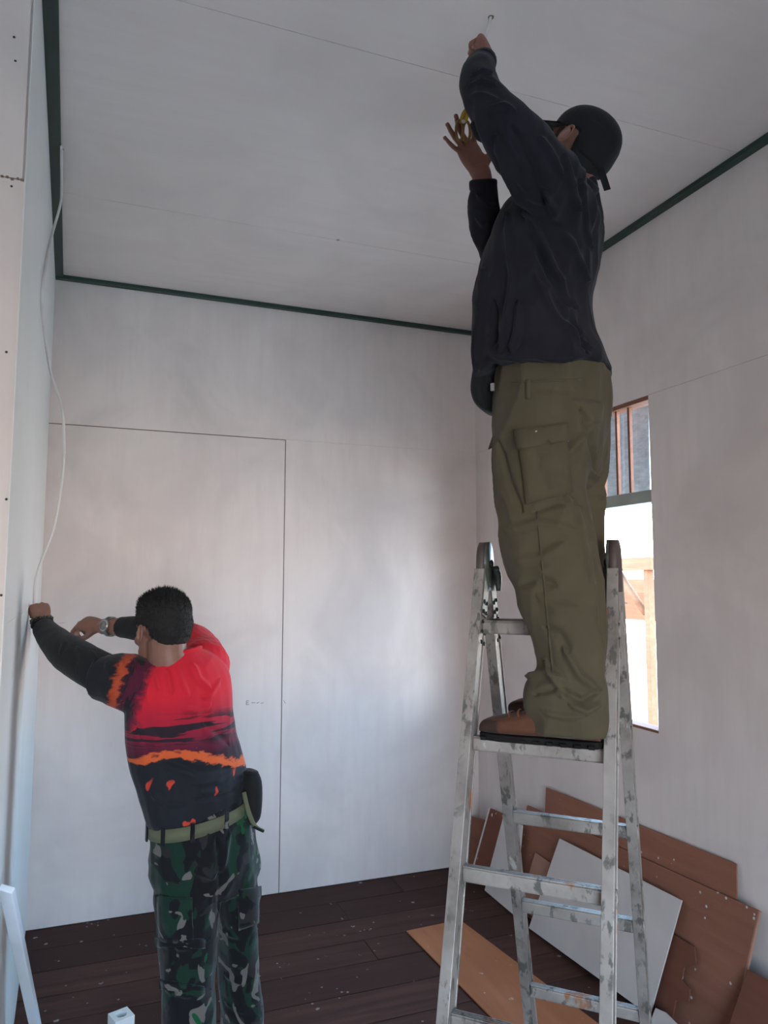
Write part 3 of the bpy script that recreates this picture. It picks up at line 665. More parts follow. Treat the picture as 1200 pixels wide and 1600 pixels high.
# ------------------------------------------------------------------ man on the ladder
AF = -e1; AL = -e2; AO = LC.copy()            # facing, his left (towards the camera), standing axis
def PA(px, py, l): return hit(px, py, AL, AO+AL*l)
def RA(y, xl, xr, l, b, zoff=0):
    c = PA((xl+xr)/2, y, l); dd = (c-CAM).dot(_fw); w = (xr-xl)/2*dd/FPX
    a = math.sqrt(max(w*w-(b*.41)**2, (.55*w)**2))/.912
    return (c+V((0, 0, zoff)), AF*a, AL*b)
def pr(px, d): return px*d/FPX
# garment lofts
hips = [RA(555, 778, 938, 0, .145), RA(590, 775, 950, 0, .165), RA(640, 771, 953, 0, .180), RA(690, 771, 948, 0, .180), RA(730, 774, 938, .0, .168), RA(765, 790, 925, .0, .12)]
legN = [RA(640, 790, 940, .075, .095), RA(700, 772, 925, .085, .098), RA(760, 775, 915, .095, .096), RA(820, 781, 924, .105, .092), RA(880, 791, 931, .115, .086), RA(920, 806, 937, .122, .082), RA(960, 817, 941, .130, .078), RA(1000, 833, 944, .137, .074), RA(1040, 842, 942, .142, .072), RA(1072, 826, 946, .146, .074), RA(1105, 822, 947, .148, .074), RA(1146, 834, 947, .149, .066)]
legF = [RA(650, 800, 945, -.08, .095), RA(720, 802, 945, -.09, .096), RA(800, 802, 938, -.10, .092), RA(880, 812, 942, -.115, .086), RA(960, 830, 948, -.13, .080), RA(1020, 845, 950, -.14, .076), RA(1060, 838, 952, -.146, .076), RA(1085, 836, 950, -.148, .074), RA(1108, 842, 948, -.149, .07)]
tors = [RA(598, 742, 952, 0, .195), RA(585, 739, 950, 0, .193), RA(555, 736, 940, 0, .190), RA(520, 735, 927, 0, .188), RA(480, 737, 922, 0, .190), RA(440, 743, 930, 0, .198), RA(400, 755, 940, 0, .205), RA(360, 770, 947, 0, .208), RA(332, 788, 944, 0, .195), RA(312, 812, 940, 0, .165), RA(295, 850, 936, 0, .115), RA(284, 876, 932, 0, .078)]
hem_in = [RA(570, 752, 938, 0, .182), RA(583, 748, 944, 0, .188)]
armN = ([pt(895, 355, 2.02), pt(866, 300, 1.90), pt(825, 245, 1.81), pt(788, 197, 1.80), pt(757, 152, 1.83), pt(746, 125, 1.87), pt(750, 107, 1.93), pt(756, 97, 1.98)], [pr(44, 2.0), pr(52, 1.9), pr(50, 1.8), pr(40, 1.8), pr(32, 1.83), pr(28, 1.87), pr(23, 1.93), pr(19, 1.99)])
armF = ([pt(872, 320, 2.10), pt(835, 345, 2.16), pt(798, 378, 2.20), pt(774, 384, 2.22), pt(760, 355, 2.20), pt(755, 318, 2.18), pt(755, 286, 2.16)], [pr(55, 2.1), pr(48, 2.16), pr(38, 2.2), pr(30, 2.2), pr(25, 2.2), pr(22, 2.18), pr(21, 2.16)])
# body: one continuous figure, slimmer inside the clothes
HC_A = PA(900, 232, .0); hu = (V((0, 0, 1))*.78 - AF*.62).normalized(); hf = (AF*.76 + V((0, 0, 1))*.62 - AL*.24).normalized()
bd = MB()
hPa, hfa, hla, hua = head(bd, HC_A, hf, hu, .97)
bd.limb([HC_A-hua*.04-hfa*.025, HC_A-hua*.085-hfa*.035, PA(897, 300, 0)], [.060, .058, .068], 18, 4)
bd.loft(scaled(tors[2:], .86)); bd.loft(scaled(hips, .88)); bd.loft(scaled(legN[:-1], .78)); bd.loft(scaled(legF[:-1], .78))
bd.limb(armN[0], [q*.78 for q in armN[1]]); bd.limb(armF[0], [q*.78 for q in armF[1]])
nailsA = []
wN = pt(757, 94, 1.99); wd = (pt(759, 60, 2.07)-wN)
bd.limb([armN[0][-2], wN, wN+wd.normalized()*.015], [.030, .027, .026], 14, 3)
hand(bd, wN+wd.normalized()*.006, wd, (-_rt*.75+_fw*.65), -1, [(75, 95, 60)]*3+[(80, 95, 60)], (2, 0, -2, -4), ((.4, .8, .5), (-.1, .75, .8), (-.55, .5, .5)), .92, nailsA)
wF = pt(752, 272, 2.16); fd_ = (pt(722, 222, 2.15)-wF).normalized()
bd.limb([armF[0][-2], pt(754, 290, 2.16), wF, wF+fd_*.02], [.032, .030, .029, .030], 16, 3)
hand(bd, wF, fd_+_rt*.05, (-_fw*.85+_rt*.40-_up*.1), 1, [(48, 55, 40), (14, 18, 12), (10, 14, 10), (8, 12, 8)], (-2, -14, -24, -36), ((.75, .45, .5), (.3, .9, .3), (0, 1, .1)), .92, nailsA)
def foot_prims(mb, o, f, l, k=1):
    for x, w, h in ((-.11, .03, .045), (-.06, .034, .06), (0, .036, .05), (.045, .04, .032), (.08, .034, .022)): mb.ell(o+f*x+V((0, 0, h*.6+.02)), (f*.06*k, l*w, V((0, 0, h*.6))))
footN = AO + AL*.146 + V((0, 0, LZ0-LV+.021)) - AF*.008; footF = AO - AL*.146 + V((0, 0, LZ0-LV+.021)) + AF*.0
foot_prims(bd, footN, AF, AL); foot_prims(bd, footF, AF, AL)
bodyA = remesh(bd, .0042, 3, 'person')
man = link('person', bodyA, M['skin_a'], origin=AO+V((0, 0, LZ0-LV+.019)))
tag(man, 'man in black cap and olive trousers standing on the ladder, reaching to the ceiling', 'person')
face_parts(hPa, hfa, hla, hua, man, 'skin_a')
M['nails'] = m_plain('nails', (.30, .17, .13), .35, .05)
for q in nailsA: link('fingernail', q, M['nails'], man)
# trousers
tb_ = MB(); tb_.loft(hips); tb_.loft(legN); tb_.loft(legF)
tr_ = remesh(tb_, .0052, 6)
folds(tr_, [([(905, 640), (925, 700), (930, 740)], .012, -.010), ([(780, 690), (800, 760), (815, 800)], .010, -.007), ([(845, 690), (862, 735), (875, 775)], .010, .007), ([(930, 660), (905, 690), (880, 715)], .012, .008), ([(790, 830), (840, 815), (900, 830)], .010, .006),
  ([(880, 770), (905, 800), (915, 850), (925, 910)], .011, .008), ([(900, 720), (930, 745), (940, 780)], .010, .009), ([(800, 880), (850, 870), (880, 850)], .012, .005), ([(812, 915), (840, 905), (870, 915)], .012, -.006), ([(830, 800), (870, 785), (910, 790)], .009, -.006),
  ([(880, 1010), (905, 1055), (935, 1080)], .010, .010), ([(850, 1030), (868, 1065), (880, 1090)], .009, .008), ([(835, 1085), (870, 1075), (910, 1095), (940, 1075)], .008, -.009), ([(828, 1062), (850, 1050), (880, 1060)], .010, .009), ([(890, 1100), (915, 1112), (938, 1098)], .008, .009), ([(850, 980), (875, 990), (890, 1020)], .012, -.006), ([(845, 1110), (880, 1120), (910, 1118)], .007, .006), ([(925, 850), (935, 920), (940, 1000)], .012, -.007), ([(840, 930), (870, 950), (900, 950)], .014, .004), ([(780, 610), (850, 606), (900, 615)], .010, -.004)], .0035, 9, 2.2, .010)
tro = link('trousers', tr_, M['olive'], man); tro['label'] = 'loose olive cargo trousers'
B_ = bvh(bodyA) if False else None
btr = BVHTree.FromPolygons([V(v.co)+ORG[man.name] for v in tr_.vertices], [tuple(p.vertices) for p in tr_.polygons])
def add_patch(name, quad, mat, parent, b, **k):
    m_ = patch(b, quad, **k)
    return link(name, m_, M[mat], parent) if m_ else None
pk = add_patch('cargo_pocket', [(812, 684), (886, 672), (892, 770), (822, 788)], 'olive', tro, btr, off=.004, th=.006, bulge=.006)
add_patch('pocket_flap', [(808, 676), (888, 663), (890, 690), (812, 704)], 'olive', tro, btr, off=.012, th=.004, bulge=.003)
add_patch('pocket_slit', [(808, 675.5), (887, 663), (887, 665.5), (808, 678)], 'olive', tro, btr, nu=10, nv=1, off=.016, th=.0015)
add_patch('hip_pocket_welt', [(800, 596), (908, 592), (908, 595), (800, 598)], 'olive', tro, btr, nu=12, nv=1, off=.001, th=.002)
add_patch('belt_loop', [(822, 594), (829, 594), (829, 624), (822, 624)], 'olive', tro, btr, nu=2, nv=6, off=.003, th=.003)
add_patch('side_seam', [(838, 800), (841, 800), (866, 1060), (863, 1060)], 'olive', tro, btr, nu=1, nv=24, off=.0005, th=.0015)
link('button', MB().ell(cast(btr, 836, 676)[0] + V((0, 0, 0)) - _fw*.018, (_rt*.004, _up*.004, _fw*.002), 10, 6), M['steel'], tro)
# loose front flap
fa, fb, fc, fd2 = PA(797, 660, .10), PA(798, 684, .10), PA(764, 703, .06), PA(777, 664, .06)
link('front_pocket_flap', MB().prism([fa, fb, fc, fd2], AL*.012), M['olive'], tro, bevel=.002)
# sweatshirt
sb_ = MB(); sb_.loft(tors); sb_.limb(*armN); sb_.limb(*armF)
sa = remesh(sb_, .005, 14)
folds(sa, [([(790, 330), (800, 430), (783, 560)], .012, .010), ([(758, 420), (752, 500), (748, 580)], .013, .008), ([(820, 330), (870, 430), (910, 520)], .013, .011), ([(800, 300), (845, 400), (890, 480), (920, 560)], .011, -.009), ([(850, 300), (890, 380), (915, 440)], .013, .009), ([(775, 210), (800, 290), (835, 360)], .012, .010), ([(800, 200), (830, 260), (850, 320)], .014, -.008),
  ([(740, 190), (765, 260), (790, 320)], .010, .007), ([(880, 240), (890, 280), (905, 330)], .011, .008), ([(905, 280), (918, 330), (925, 390)], .010, .007), ([(735, 120), (755, 112), (768, 118)], .006, .006), ([(730, 137), (755, 128), (775, 135)], .006, .006), ([(733, 152), (758, 148), (782, 158)], .007, .005), ([(760, 170), (785, 165), (805, 178)], .009, .006), ([(835, 430), (875, 500), (925, 550)], .014, .007), ([(810, 470), (806, 520), (800, 560)], .010, .010), ([(770, 470), (775, 530), (770, 585)], .010, -.008), ([(745, 300), (760, 320), (775, 325)], .008, .006), ([(742, 335), (755, 352), (768, 352)], .008, .006), ([(840, 215), (862, 240), (880, 275)], .010, .007), ([(925, 470), (905, 480), (880, 470)], .010, -.006)], .003, 8, 2.4, .009)
# lift the hem in a wave
P_ = cos(sa); zh = tors[0][0].z
axf = np.array(AF); fpos = (P_-np.array(AO))@axf; lp = (P_-np.array(AO))@np.array(AL)
wgt = np.clip((zh+.10-P_[:, 2])/.10, 0, 1); nearside = np.clip(lp/.1+.5, 0, 1)
P_[:, 2] += wgt*(nearside*(.030*np.exp(-((fpos-.115)/.028)**2) + .012 + .008*np.sin(fpos*28)))
setco(sa, P_)
sw = link('sweatshirt', sa, M['shirt_a'], man); sw['label'] = 'dark slate long-sleeved sweatshirt with a loose hem'
bsa = BVHTree.FromPolygons([V(v.co)+ORG[man.name] for v in sa.vertices], [tuple(p.vertices) for p in sa.polygons])
add_patch('hem_seam', [(800, 560), (935, 577), (935, 578.5), (800, 561.5)], 'shirt_a', sw, bsa, nu=14, nv=1, off=.0003, th=.001)
link('collar', MB().limb([PA(880, 282, .06), PA(896, 280, .082), PA(918, 290, .075), PA(928, 297, .03), PA(926, 296, -.03)], [.014, .016, .016, .014, .012], 12, 4), M['shirt_a'], sw)
for nm, (A_, r_) in (('cuff', armN), ('cuff', armF)):
    t_ = (A_[-1]-A_[-2]).normalized(); link(nm, MB().limb([A_[-1]-t_*.018, A_[-1]+t_*.004, A_[-1]+t_*.010], [r_[-1]*1.03, r_[-1]*1.05, r_[-1]*.86], 20, 3), M['shirt_a'], sw)
# waist pouch under the hem
pc = PA(757, 610, .03); pm = MB().loft([(PA(757, 575, .02), AF*.020, AL*.060), (PA(757, 592, .02), AF*.026, AL*.075), (PA(756, 615, .02), AF*.027, AL*.078), (PA(759, 634, .02), AF*.022, AL*.07), (PA(764, 645, .02), AF*.010, AL*.045)], 20, 4, 2.6)
po = link('waist_pouch', pm, M['pouch'], man); po['label'] = 'black belt pouch hanging under the hem'
link('pouch_clip', MB().box(PA(770, 605, .075), (.012, .012, .022), Matrix.Rotation(LYAW, 3, 'Z')), M['steel'], po, bevel=.002)
# cap and hair
def capP(x, y, z): return hPa(x, y, z)
cpb = MB(); rings = []
for z, kx, ky in ((.018, .104, .086), (.038, .105, .087), (.062, .100, .083), (.086, .083, .070), (.104, .055, .046), (.112, .018, .016)):
    rings.append((hPa(-.012, 0, z), hfa*kx, hla*ky))
cpb.loft(rings, 32, 4)
cpb.loft([(hPa(-.045, 0, .05), hfa*.070, hla*.082), (hPa(-.064, 0, .01), hfa*.052, hla*.080), (hPa(-.072, 0, -.018), hfa*.040, hla*.074), (hPa(-.076, 0, -.034), hfa*.032, hla*.066)], 28, 4)
cpm = remesh(cpb, .004, 4); cp_ = link('cap', cpm, M['cap'], man); cp_['label'] = 'plain black baseball cap'
br = []; nb_ = 17
for j in range(nb_):
    a = R(-72+144*j/(nb_-1)); br.append((math.cos(a), math.sin(a)))
bv = [hPa(-.012+.100*c_, .084*s_, .020-.004*c_) for c_, s_ in br] + [hPa(.005+.165*c_**.6 if c_ > 0 else .01, .088*s_, .016-.012*c_+.010*s_*s_*-1) for c_, s_ in br]
bf = [(j, j+1, nb_+j+1, nb_+j) for j in range(nb_-1)]
bmb = MB().add(bv + [q+hua*.004 for q in bv], bf + [tuple(2*nb_+k for k in reversed(f)) for f in bf] + [(nb_+j, nb_+j+1, 3*nb_+j+1, 3*nb_+j) for j in range(nb_-1)] + [(j+1, j, 2*nb_+j, 2*nb_+j+1) for j in range(nb_-1)], True)
link('cap_brim', bmb, M['cap'], cp_)
st0, st1, st2 = PA(936, 255, .02), PA(943, 278, .02), PA(949, 298, .02)
sv = [st0-_rt*.010, st0+_rt*.010, st2+_rt*.010+_up*.005, st2-_rt*.008]
link('cap_strap', MB().prism(sv, _fw*.004), M['cap'], cp_, bevel=.001)
link('cap_button', MB().ell(hPa(-.012, 0, .112), (hfa*.008, hla*.008, hua*.005), 10, 6), M['cap'], cp_)
hr = MB().loft([(hPa(-.055, 0, .01), hfa*.050, hla*.074), (hPa(-.060, 0, -.025), hfa*.046, hla*.069), (hPa(-.056, 0, -.060), hfa*.036, hla*.060), (hPa(-.046, 0, -.088), hfa*.024, hla*.048)], 24, 4)
for q in (-1, 1): hr.ell(hPa(.026, .069*q, -.004), (hfa*.012, hla*.005, hua*.022), 10, 8)
hm_ = remesh(hr, .004, 3); link('hair', hm_, M['black_hair'], man)
# shoes
def shoe(parent, o, f, l, tall=.0, mats=('shoe', 'sole', 'lace', 'shoe_dark')):
    u = V((0, 0, 1)); q = MB()
    prof = [(-.148, .022, .030), (-.138, .034, .060), (-.10, .039, .078+tall), (-.05, .039, .082+tall), (0, .041, .070), (.05, .046, .056), (.095, .047, .047), (.130, .038, .038), (.150, .018, .022)]
    q.loft([(o+f*x+u*(.013+h/2), l*w, u*(h/2)) for x, w, h in prof], 24, 4, 2.5)
    um = remesh(q, .0045, 3); up_ = link('shoe', um, M[mats[0]], parent)
    so = MB(); ol = []
    for x, w in ((-.152, .018), (-.142, .034), (-.10, .043), (-.03, .041), (.04, .047), (.09, .050), (.13, .042), (.152, .022)): ol.append((x, w))
    poly = [o+f*x+l*w for x, w in ol]+[o+f*x-l*w for x, w in reversed(ol)]
    link('sole', MB().prism(poly, u*.017), M[mats[1]], up_, bevel=.004)
    lg = MB()
    for k in range(9):
        x = -.13+k*.033; lg.box(o+f*x+l*.047+u*.006, (.014, .008, .008), Matrix((f, l, u)).transposed())
    link('tread_lugs', lg, M[mats[1]], up_)
    tc = MB().loft([(o+f*x+u*(.014+h/2), l*w, u*(h/2)) for x, w, h in ((.098, .0488, .043), (.125, .043, .038), (.148, .026, .028), (.156, .012, .016))], 20, 4, 2.5)
    link('toe_cap', tc, M[mats[3]], up_)
    for k in range(5):
        x = .075-k*.022; hh = .013+.055+k*.0055
        link('lace', MB().limb([o+f*(x-.012)+l*.040+u*(hh-.028), o+f*x+l*.022+u*(hh-.003), o+f*x-l*.022+u*(hh-.003), o+f*(x-.012)-l*.040+u*(hh-.028)], [.0028]*4, 6, 3), M[mats[2]], up_)
    return up_
shoe(man, footN-V((0, 0, .003)), AF, AL)
shoe(man, footF-V((0, 0, .003)), (AF*.98-AL*.15).normalized(), (AL*.98+AF*.15).normalized())
# yellow snips in the lower hand
sn = empty('cutting_pliers', pt(724, 205, 2.10)); tag(sn, 'yellow-handled cutting pliers in the raised hand', 'pliers')
for sgn, cxp in ((-1, 718), (1, 729)):
    lp_ = [pt(cxp+ (5.5*math.cos(a)), 205+16*math.sin(a)+sgn*1.0, 2.105) for a in [2*math.pi*k/18 for k in range(18)]]
    link('handle', MB().tube(lp_, .0042, 8, closed=True), M['yellow'], sn)
    link('jaw', MB().limb([pt(723+sgn*3, 192, 2.105), pt(727+sgn*3, 178, 2.105), pt(730, 166, 2.105)], [.006, .006, .002], 8, 3), M['yellow_tip'], sn)
link('pivot', MB().ell(pt(724, 190, 2.097), (_rt*.006, _up*.006, _fw*.003), 12, 6), M['steel'], sn)
# cable end pulled from the ceiling
tag(link('cable_end', MB().tube([hk+V((0, 0, .004)), hk+V((-.008, .0, -.03)), pt(761, 50, 2.085), pt(757, 66, 2.07), pt(756, 84, 2.05)], .0042, 8, 4), M['cable'], origin=hk), 'short white cable hanging from the ceiling hole into the raised fist', 'cable')

# ------------------------------------------------------------------ man in the red shirt
BF = (-_r*.64 + V((math.sin(YAW), math.cos(YAW), 0))*.77).normalized(); BL = V((0, 0, 1)).cross(BF)
UZ = V((0, 0, 1))
def RB(y, xl, xr, d, b, tilt=0):
    c = pt((xl+xr)/2, y, d); w = (xr-xl)/2*d/FPX; a = math.sqrt(max(w*w-(b*.64)**2, (.5*w)**2))/.77
    return (c, (BL*a + UZ*tilt*a), BF*b)
T0 = .16
torB = [RB(1268, 241, 381, 2.38, .118, -T0), RB(1255, 236, 383, 2.38, .120, -T0), RB(1228, 228, 381, 2.38, .122, -.10), RB(1190, 215, 373, 2.38, .124, -.04), RB(1150, 207, 363, 2.38, .126), RB(1110, 205, 359, 2.38, .130), RB(1078, 206, 357, 2.38, .128), RB(1050, 214, 350, 2.38, .115, -.04), RB(1030, 229, 334, 2.38, .092, -.06), RB(1016, 240, 310, 2.375, .068, -.10)]
slL = ([pt(238, 1078, 2.36), pt(210, 1068, 2.33), pt(186, 1062, 2.325), pt(170, 1060, 2.33), pt(158, 1058, 2.34)], [pr(44, 2.36), pr(45, 2.33), pr(41, 2.32), pr(37, 2.33), pr(36, 2.34)])
slR = ([pt(300, 1062, 2.44), pt(318, 1036, 2.48), pt(306, 1016, 2.56), pt(275, 1000, 2.64), pt(245, 990, 2.70)], [pr(48, 2.44), pr(42, 2.48), pr(36, 2.56), pr(34, 2.64), pr(32, 2.70)])
asL = ([pt(175, 1058, 2.335), pt(142, 1042, 2.36), pt(105, 1019, 2.44), pt(82, 998, 2.53), pt(68, 981, 2.60)], [pr(32, 2.33), pr(31, 2.36), pr(28, 2.44), pr(22, 2.53), pr(17, 2.6)])
asR = ([pt(270, 998, 2.65), pt(240, 986, 2.71), pt(212, 981, 2.76), pt(189, 980, 2.80)], [pr(28, 2.65), pr(24, 2.71), pr(19, 2.76), pr(16, 2.80)])
hipB = [RB(1250, 244, 380, 2.38, .112, -T0), RB(1290, 242, 390, 2.38, .128, -.10), RB(1330, 242, 399, 2.39, .138), RB(1365, 246, 402, 2.40, .130), RB(1395, 270, 390, 2.40, .09)]
legL = [RB(1300, 246, 345, 2.35, .105), RB(1350, 242, 345, 2.34, .108), RB(1400, 243, 345, 2.335, .104), RB(1450, 246, 340, 2.33, .098), RB(1500, 250, 337, 2.33, .092), RB(1550, 252, 336, 2.325, .088), RB(1600, 254, 338, 2.32, .086), RB(1660, 258, 338, 2.315, .082), RB(1712, 262, 336, 2.31, .078), RB(1735, 266, 333, 2.31, .070)]
legR = [RB(1300, 310, 398, 2.43, .105), RB(1350, 318, 402, 2.45, .108), RB(1400, 326, 405, 2.46, .104), RB(1450, 332, 405, 2.47, .098), RB(1500, 337, 407, 2.475, .092), RB(1550, 341, 411, 2.48, .088), RB(1600, 344, 413, 2.485, .086), RB(1645, 346, 414, 2.49, .082), RB(1668, 350, 412, 2.49, .07)]
HB = pt(254, 985, 2.37); bhf = (BF*.97 - UZ*.12 + BL*.12).normalized(); bhu = (UZ + BF*.10).normalized()
bd = MB(); hPb, hfb, hlb, hub = head(bd, HB, bhf, bhu, .98)
bd.limb([HB-hub*.03-hfb*.025, HB-hub*.09-hfb*.03, pt(278, 1045, 2.38)], [.062, .062, .070], 18, 4)
bd.loft(scaled(torB[1:], .86)); bd.loft(scaled(hipB, .88)); bd.loft(scaled(legL[:-1], .78)); bd.loft(scaled(legR[:-1], .78))
bd.limb(slL[0], [q*.74 for q in slL[1]]); bd.limb(slR[0], [q*.76 for q in slR[1]]); bd.limb(asL[0], [q*.86 for q in asL[1]]); bd.limb(asR[0], [q*.86 for q in asR[1]])
nailsB = []
wL = pt(66, 975, 2.615); wdL = (pt(61, 942, 2.66)-wL)
bd.limb([asL[0][-2], asL[0][-1], wL, wL+wdL.normalized()*.015], [.036, .031, .028, .028], 16, 3)
hand(bd, wL, wdL, (-_rt*.62+_fw*.78), -1, [(62, 70, 45), (66, 72, 45), (68, 74, 45), (70, 74, 45)], (3, 0, -2, -5), ((.35, .8, .6), (-.1, .8, .7), (-.3, .8, .4)), .86, nailsB)
wR = pt(160, 979, 2.83); wdR = (pt(122, 971, 2.86)-wR)
bd.limb([asR[0][-2], asR[0][-1], pt(175, 979, 2.815), wR], [.040, .036, .032, .030], 16, 3)
hand(bd, wR, wdR, (-_up*.78+_fw*.45-_rt*.3), 1, [(48, 52, 30), (56, 60, 40), (62, 70, 45), (66, 72, 45)], (2, 0, -2, -4), ((.3, .75, .75), (.05, .9, .5), (0, 1, .15)), 1.0, nailsB)
fLb = V((legL[-1][0].x, legL[-1][0].y, 0)); fRb = V((legR[-1][0].x, legR[-1][0].y, 0)); foot_prims(bd, fLb+BF*.05, BF, BL); foot_prims(bd, fRb+BF*.05, BF, BL)
bodyB = remesh(bd, .0042, 3, 'person')
man2 = link('person', bodyB, M['skin_b'], origin=V(((fLb.x+fRb.x)/2, (fLb.y+fRb.y)/2, 0)))
tag(man2, 'man in red volcano-print shirt and camouflage trousers leaning to work at the left wall', 'person')
face_parts(hPb, hfb, hlb, hub, man2, 'skin_b'); [link('fingernail', q, M['nails'], man2) for q in nailsB]
OB = ORG[man2.name]
# shirt
sb_ = MB(); sb_.loft(torB); sb_.limb(*slL); sb_.limb(*slR)
sbm = remesh(sb_, .0042, 7)
folds(sbm, [([(262, 1045), (265, 1065), (268, 1085)], .008, .007), ([(280, 1040), (285, 1065), (295, 1090)], .008, .007), ([(300, 1035), (312, 1060), (330, 1075)], .009, .007), ([(240, 1040), (245, 1062), (250, 1080)], .008, .006), ([(225, 1045), (232, 1070), (232, 1100)], .010, .006), ([(330, 1100), (310, 1112), (285, 1108)], .012, .005), ([(345, 1060), (330, 1085), (318, 1090)], .010, .006),
  ([(215, 1150), (250, 1185), (310, 1205), (365, 1200)], .012, -.009), ([(230, 1165), (262, 1195), (300, 1212)], .010, .007), ([(300, 1225), (340, 1220), (378, 1200)], .008, .008), ([(310, 1238), (345, 1236), (378, 1218)], .007, .008), ([(300, 1250), (340, 1245), (375, 1232)], .007, -.006), ([(235, 1240), (260, 1255), (290, 1256)], .009, .006), ([(210, 1110), (225, 1140), (250, 1160)], .012, .005), ([(165, 1035), (175, 1060), (170, 1090)], .009, .005), ([(195, 1030), (205, 1060), (205, 1090)], .009, -.006), ([(320, 1130), (345, 1150), (358, 1165)], .012, -.004)], .003, 9, 1.4, .003)
P_ = cos(sbm); C0 = np.array(torB[0][0]); C1 = np.array(torB[-1][0]); ax_ = np.array(UZ); sx_ = np.array(BL)
hgt = (P_-C0)@ax_; sid = (P_-C0)@sx_; slo = np.zeros(len(P_))
for (A_, r_), i0 in ((slL, 0),):
    a = np.array(A_[i0]); b = np.array(A_[-1]); d = b-a; L_ = np.linalg.norm(d); d /= L_; t = (P_-a)@d; dist = np.linalg.norm((P_-a)-t[:, None]*d, axis=1)
    m_ = (t > .002) & (dist < .15) & (sid > .11) & (hgt > .28); slo[m_] = t[m_]+(sid[m_] < 0)*0
at_ = sbm.attributes.new('print', 'FLOAT_VECTOR', 'POINT'); at_.data.foreach_set('vector', np.stack([sid, hgt, slo], 1).astype(np.float32).ravel())
shirt = link('shirt', sbm, M['print'], man2); shirt['label'] = 'red shirt with a black and orange volcano print'
link('neck_ribbing', MB().tube([HB*0 + pt(277, 1018, 2.375) + BL*.074*math.cos(a) + BF*.068*math.sin(a) + UZ*(-.002-.012*math.cos(a) - .008*math.sin(a)) for a in [2*math.pi*k/28 for k in range(28)]], .0062, 8, closed=True), m_cloth('red_ribbing', (.60, .014, .028), .08), shirt)
for A_, r_, nm in ((asL[0], asL[1], 'arm_sleeve'), (asR[0], asR[1], 'arm_sleeve')):
    k_ = remesh(MB().limb(A_, r_), .005, 3); folds(k_, [([(120, 1010), (128, 1030), (120, 1052)], .008, .004), ([(95, 985), (100, 1005), (95, 1022)], .008, .004), ([(140, 1015), (150, 1030), (146, 1050)], .008, .005)], .002, 12)
    link(nm, k_, M['black_sleeve'], man2)
# trousers, belt
tb_ = MB(); tb_.loft(hipB); tb_.loft(legL); tb_.loft(legR)
trb = remesh(tb_, .005, 5)
folds(trb, [([(338, 1310), (345, 1370), (342, 1430)], .012, -.010), ([(360, 1300), (352, 1340), (342, 1370)], .010, .007), ([(300, 1360), (330, 1370), (345, 1355)], .010, .006), ([(255, 1400), (290, 1420), (330, 1410)], .012, .006), ([(250, 1470), (285, 1482), (330, 1465)], .010, .007), ([(256, 1540), (290, 1556), (330, 1545)], .010, .007), ([(345, 1450), (370, 1462), (402, 1450)], .010, .007), ([(348, 1520), (375, 1535), (405, 1525)], .010, .007), ([(262, 1440), (275, 1500), (270, 1560)], .012, -.005), ([(350, 1560), (380, 1580), (410, 1572)], .010, .006)], .005, 9, 1.5, .006)
tr2 = link('trousers', trb, M['camo'], man2); tr2['label'] = 'dark green and black camouflage trousers'
btb = BVHTree.FromPolygons([V(v.co)+OB for v in trb.vertices], [tuple(p.vertices) for p in trb.polygons])
add_patch('cargo_pocket', [(246, 1400), (300, 1402), (302, 1470), (249, 1472)], 'camo', tr2, btb, off=.003, th=.006, bulge=.004)
add_patch('pocket_flap', [(245, 1462), (318, 1466), (318, 1480), (247, 1478)], 'camo', tr2, btb, off=.006, th=.004)
add_patch('cargo_pocket', [(372, 1390), (403, 1385), (404, 1440), (374, 1450)], 'camo', tr2, btb, off=.004, th=.008, bulge=.006)
add_patch('knee_patch', [(252, 1530), (318, 1540), (318, 1552), (253, 1545)], 'camo', tr2, btb, off=.004, th=.005)
def band(c, a, b, h, th, n=48, tilt=V((0, 0, 0))):
    vs = []; fs = []
    for k in range(n):
        t = 2*math.pi*k/n; q = c + a*math.cos(t) + b*math.sin(t); o_ = (a.normalized()*math.cos(t)+b.normalized()*math.sin(t)).normalized()
        vs += [q-UZ*h/2, q+UZ*h/2, q+UZ*h/2+o_*th, q-UZ*h/2+o_*th]
    for k in range(n):
        i, j = 4*k, 4*((k+1) % n); fs += [(i+3, j+3, j+2, i+2), (i+1, i+2, j+2, j+1), (i, j, j+3, i+3), (i, i+1, j+1, j)]
    return MB().add(vs, fs, True)
bc, ba, bb_ = RB(1272, 241, 384, 2.38, .124, -T0)
bl_ = link('belt', band(bc, ba, bb_, .040, .005), M['belt'], man2); bl_['label'] = 'olive webbing belt'
for tt in (.15, .9, 1.6, 2.4, 3.3, 4.0, 4.55, 5.2, 5.8):
    q = bc + ba*math.cos(tt)*1.03 + bb_*math.sin(tt)*1.03; o_ = (ba*math.cos(tt)+bb_*math.sin(tt)); o_.z = 0; o_.normalize(); s_ = UZ.cross(o_)
    link('belt_loop', MB().box(q+o_*.003, (.006, .014, .056), Matrix((o_, s_, UZ)).transposed()), M['camo'], tr2, bevel=.0015)
pp = pt(389, 1243, 2.42)
pb = link('belt_pouch', MB().loft([(pp+UZ*.080, BL*.020, BF*.035), (pp+UZ*.05, BL*.030, BF*.05), (pp, BL*.032, BF*.055), (pp-UZ*.06, BL*.028, BF*.05), (pp-UZ*.085, BL*.014, BF*.035)], 20, 4, 3), M['pouch'], man2); pb['label'] = 'black belt pouch on the hip'
link('pouch_strap', MB().limb([pt(381, 1238, 2.36), pt(388, 1268, 2.36), pt(398, 1290, 2.37), pt(411, 1298, 2.38)], [(.007, .003), (.008, .003), (.007, .003), (.006, .003)], 8, 4), M['belt'], pb)
link('strap_end', MB().limb([pt(396, 1291, 2.37), pt(412, 1299, 2.38)], [.006, .005], 8, 2), M['pouch'], pb)
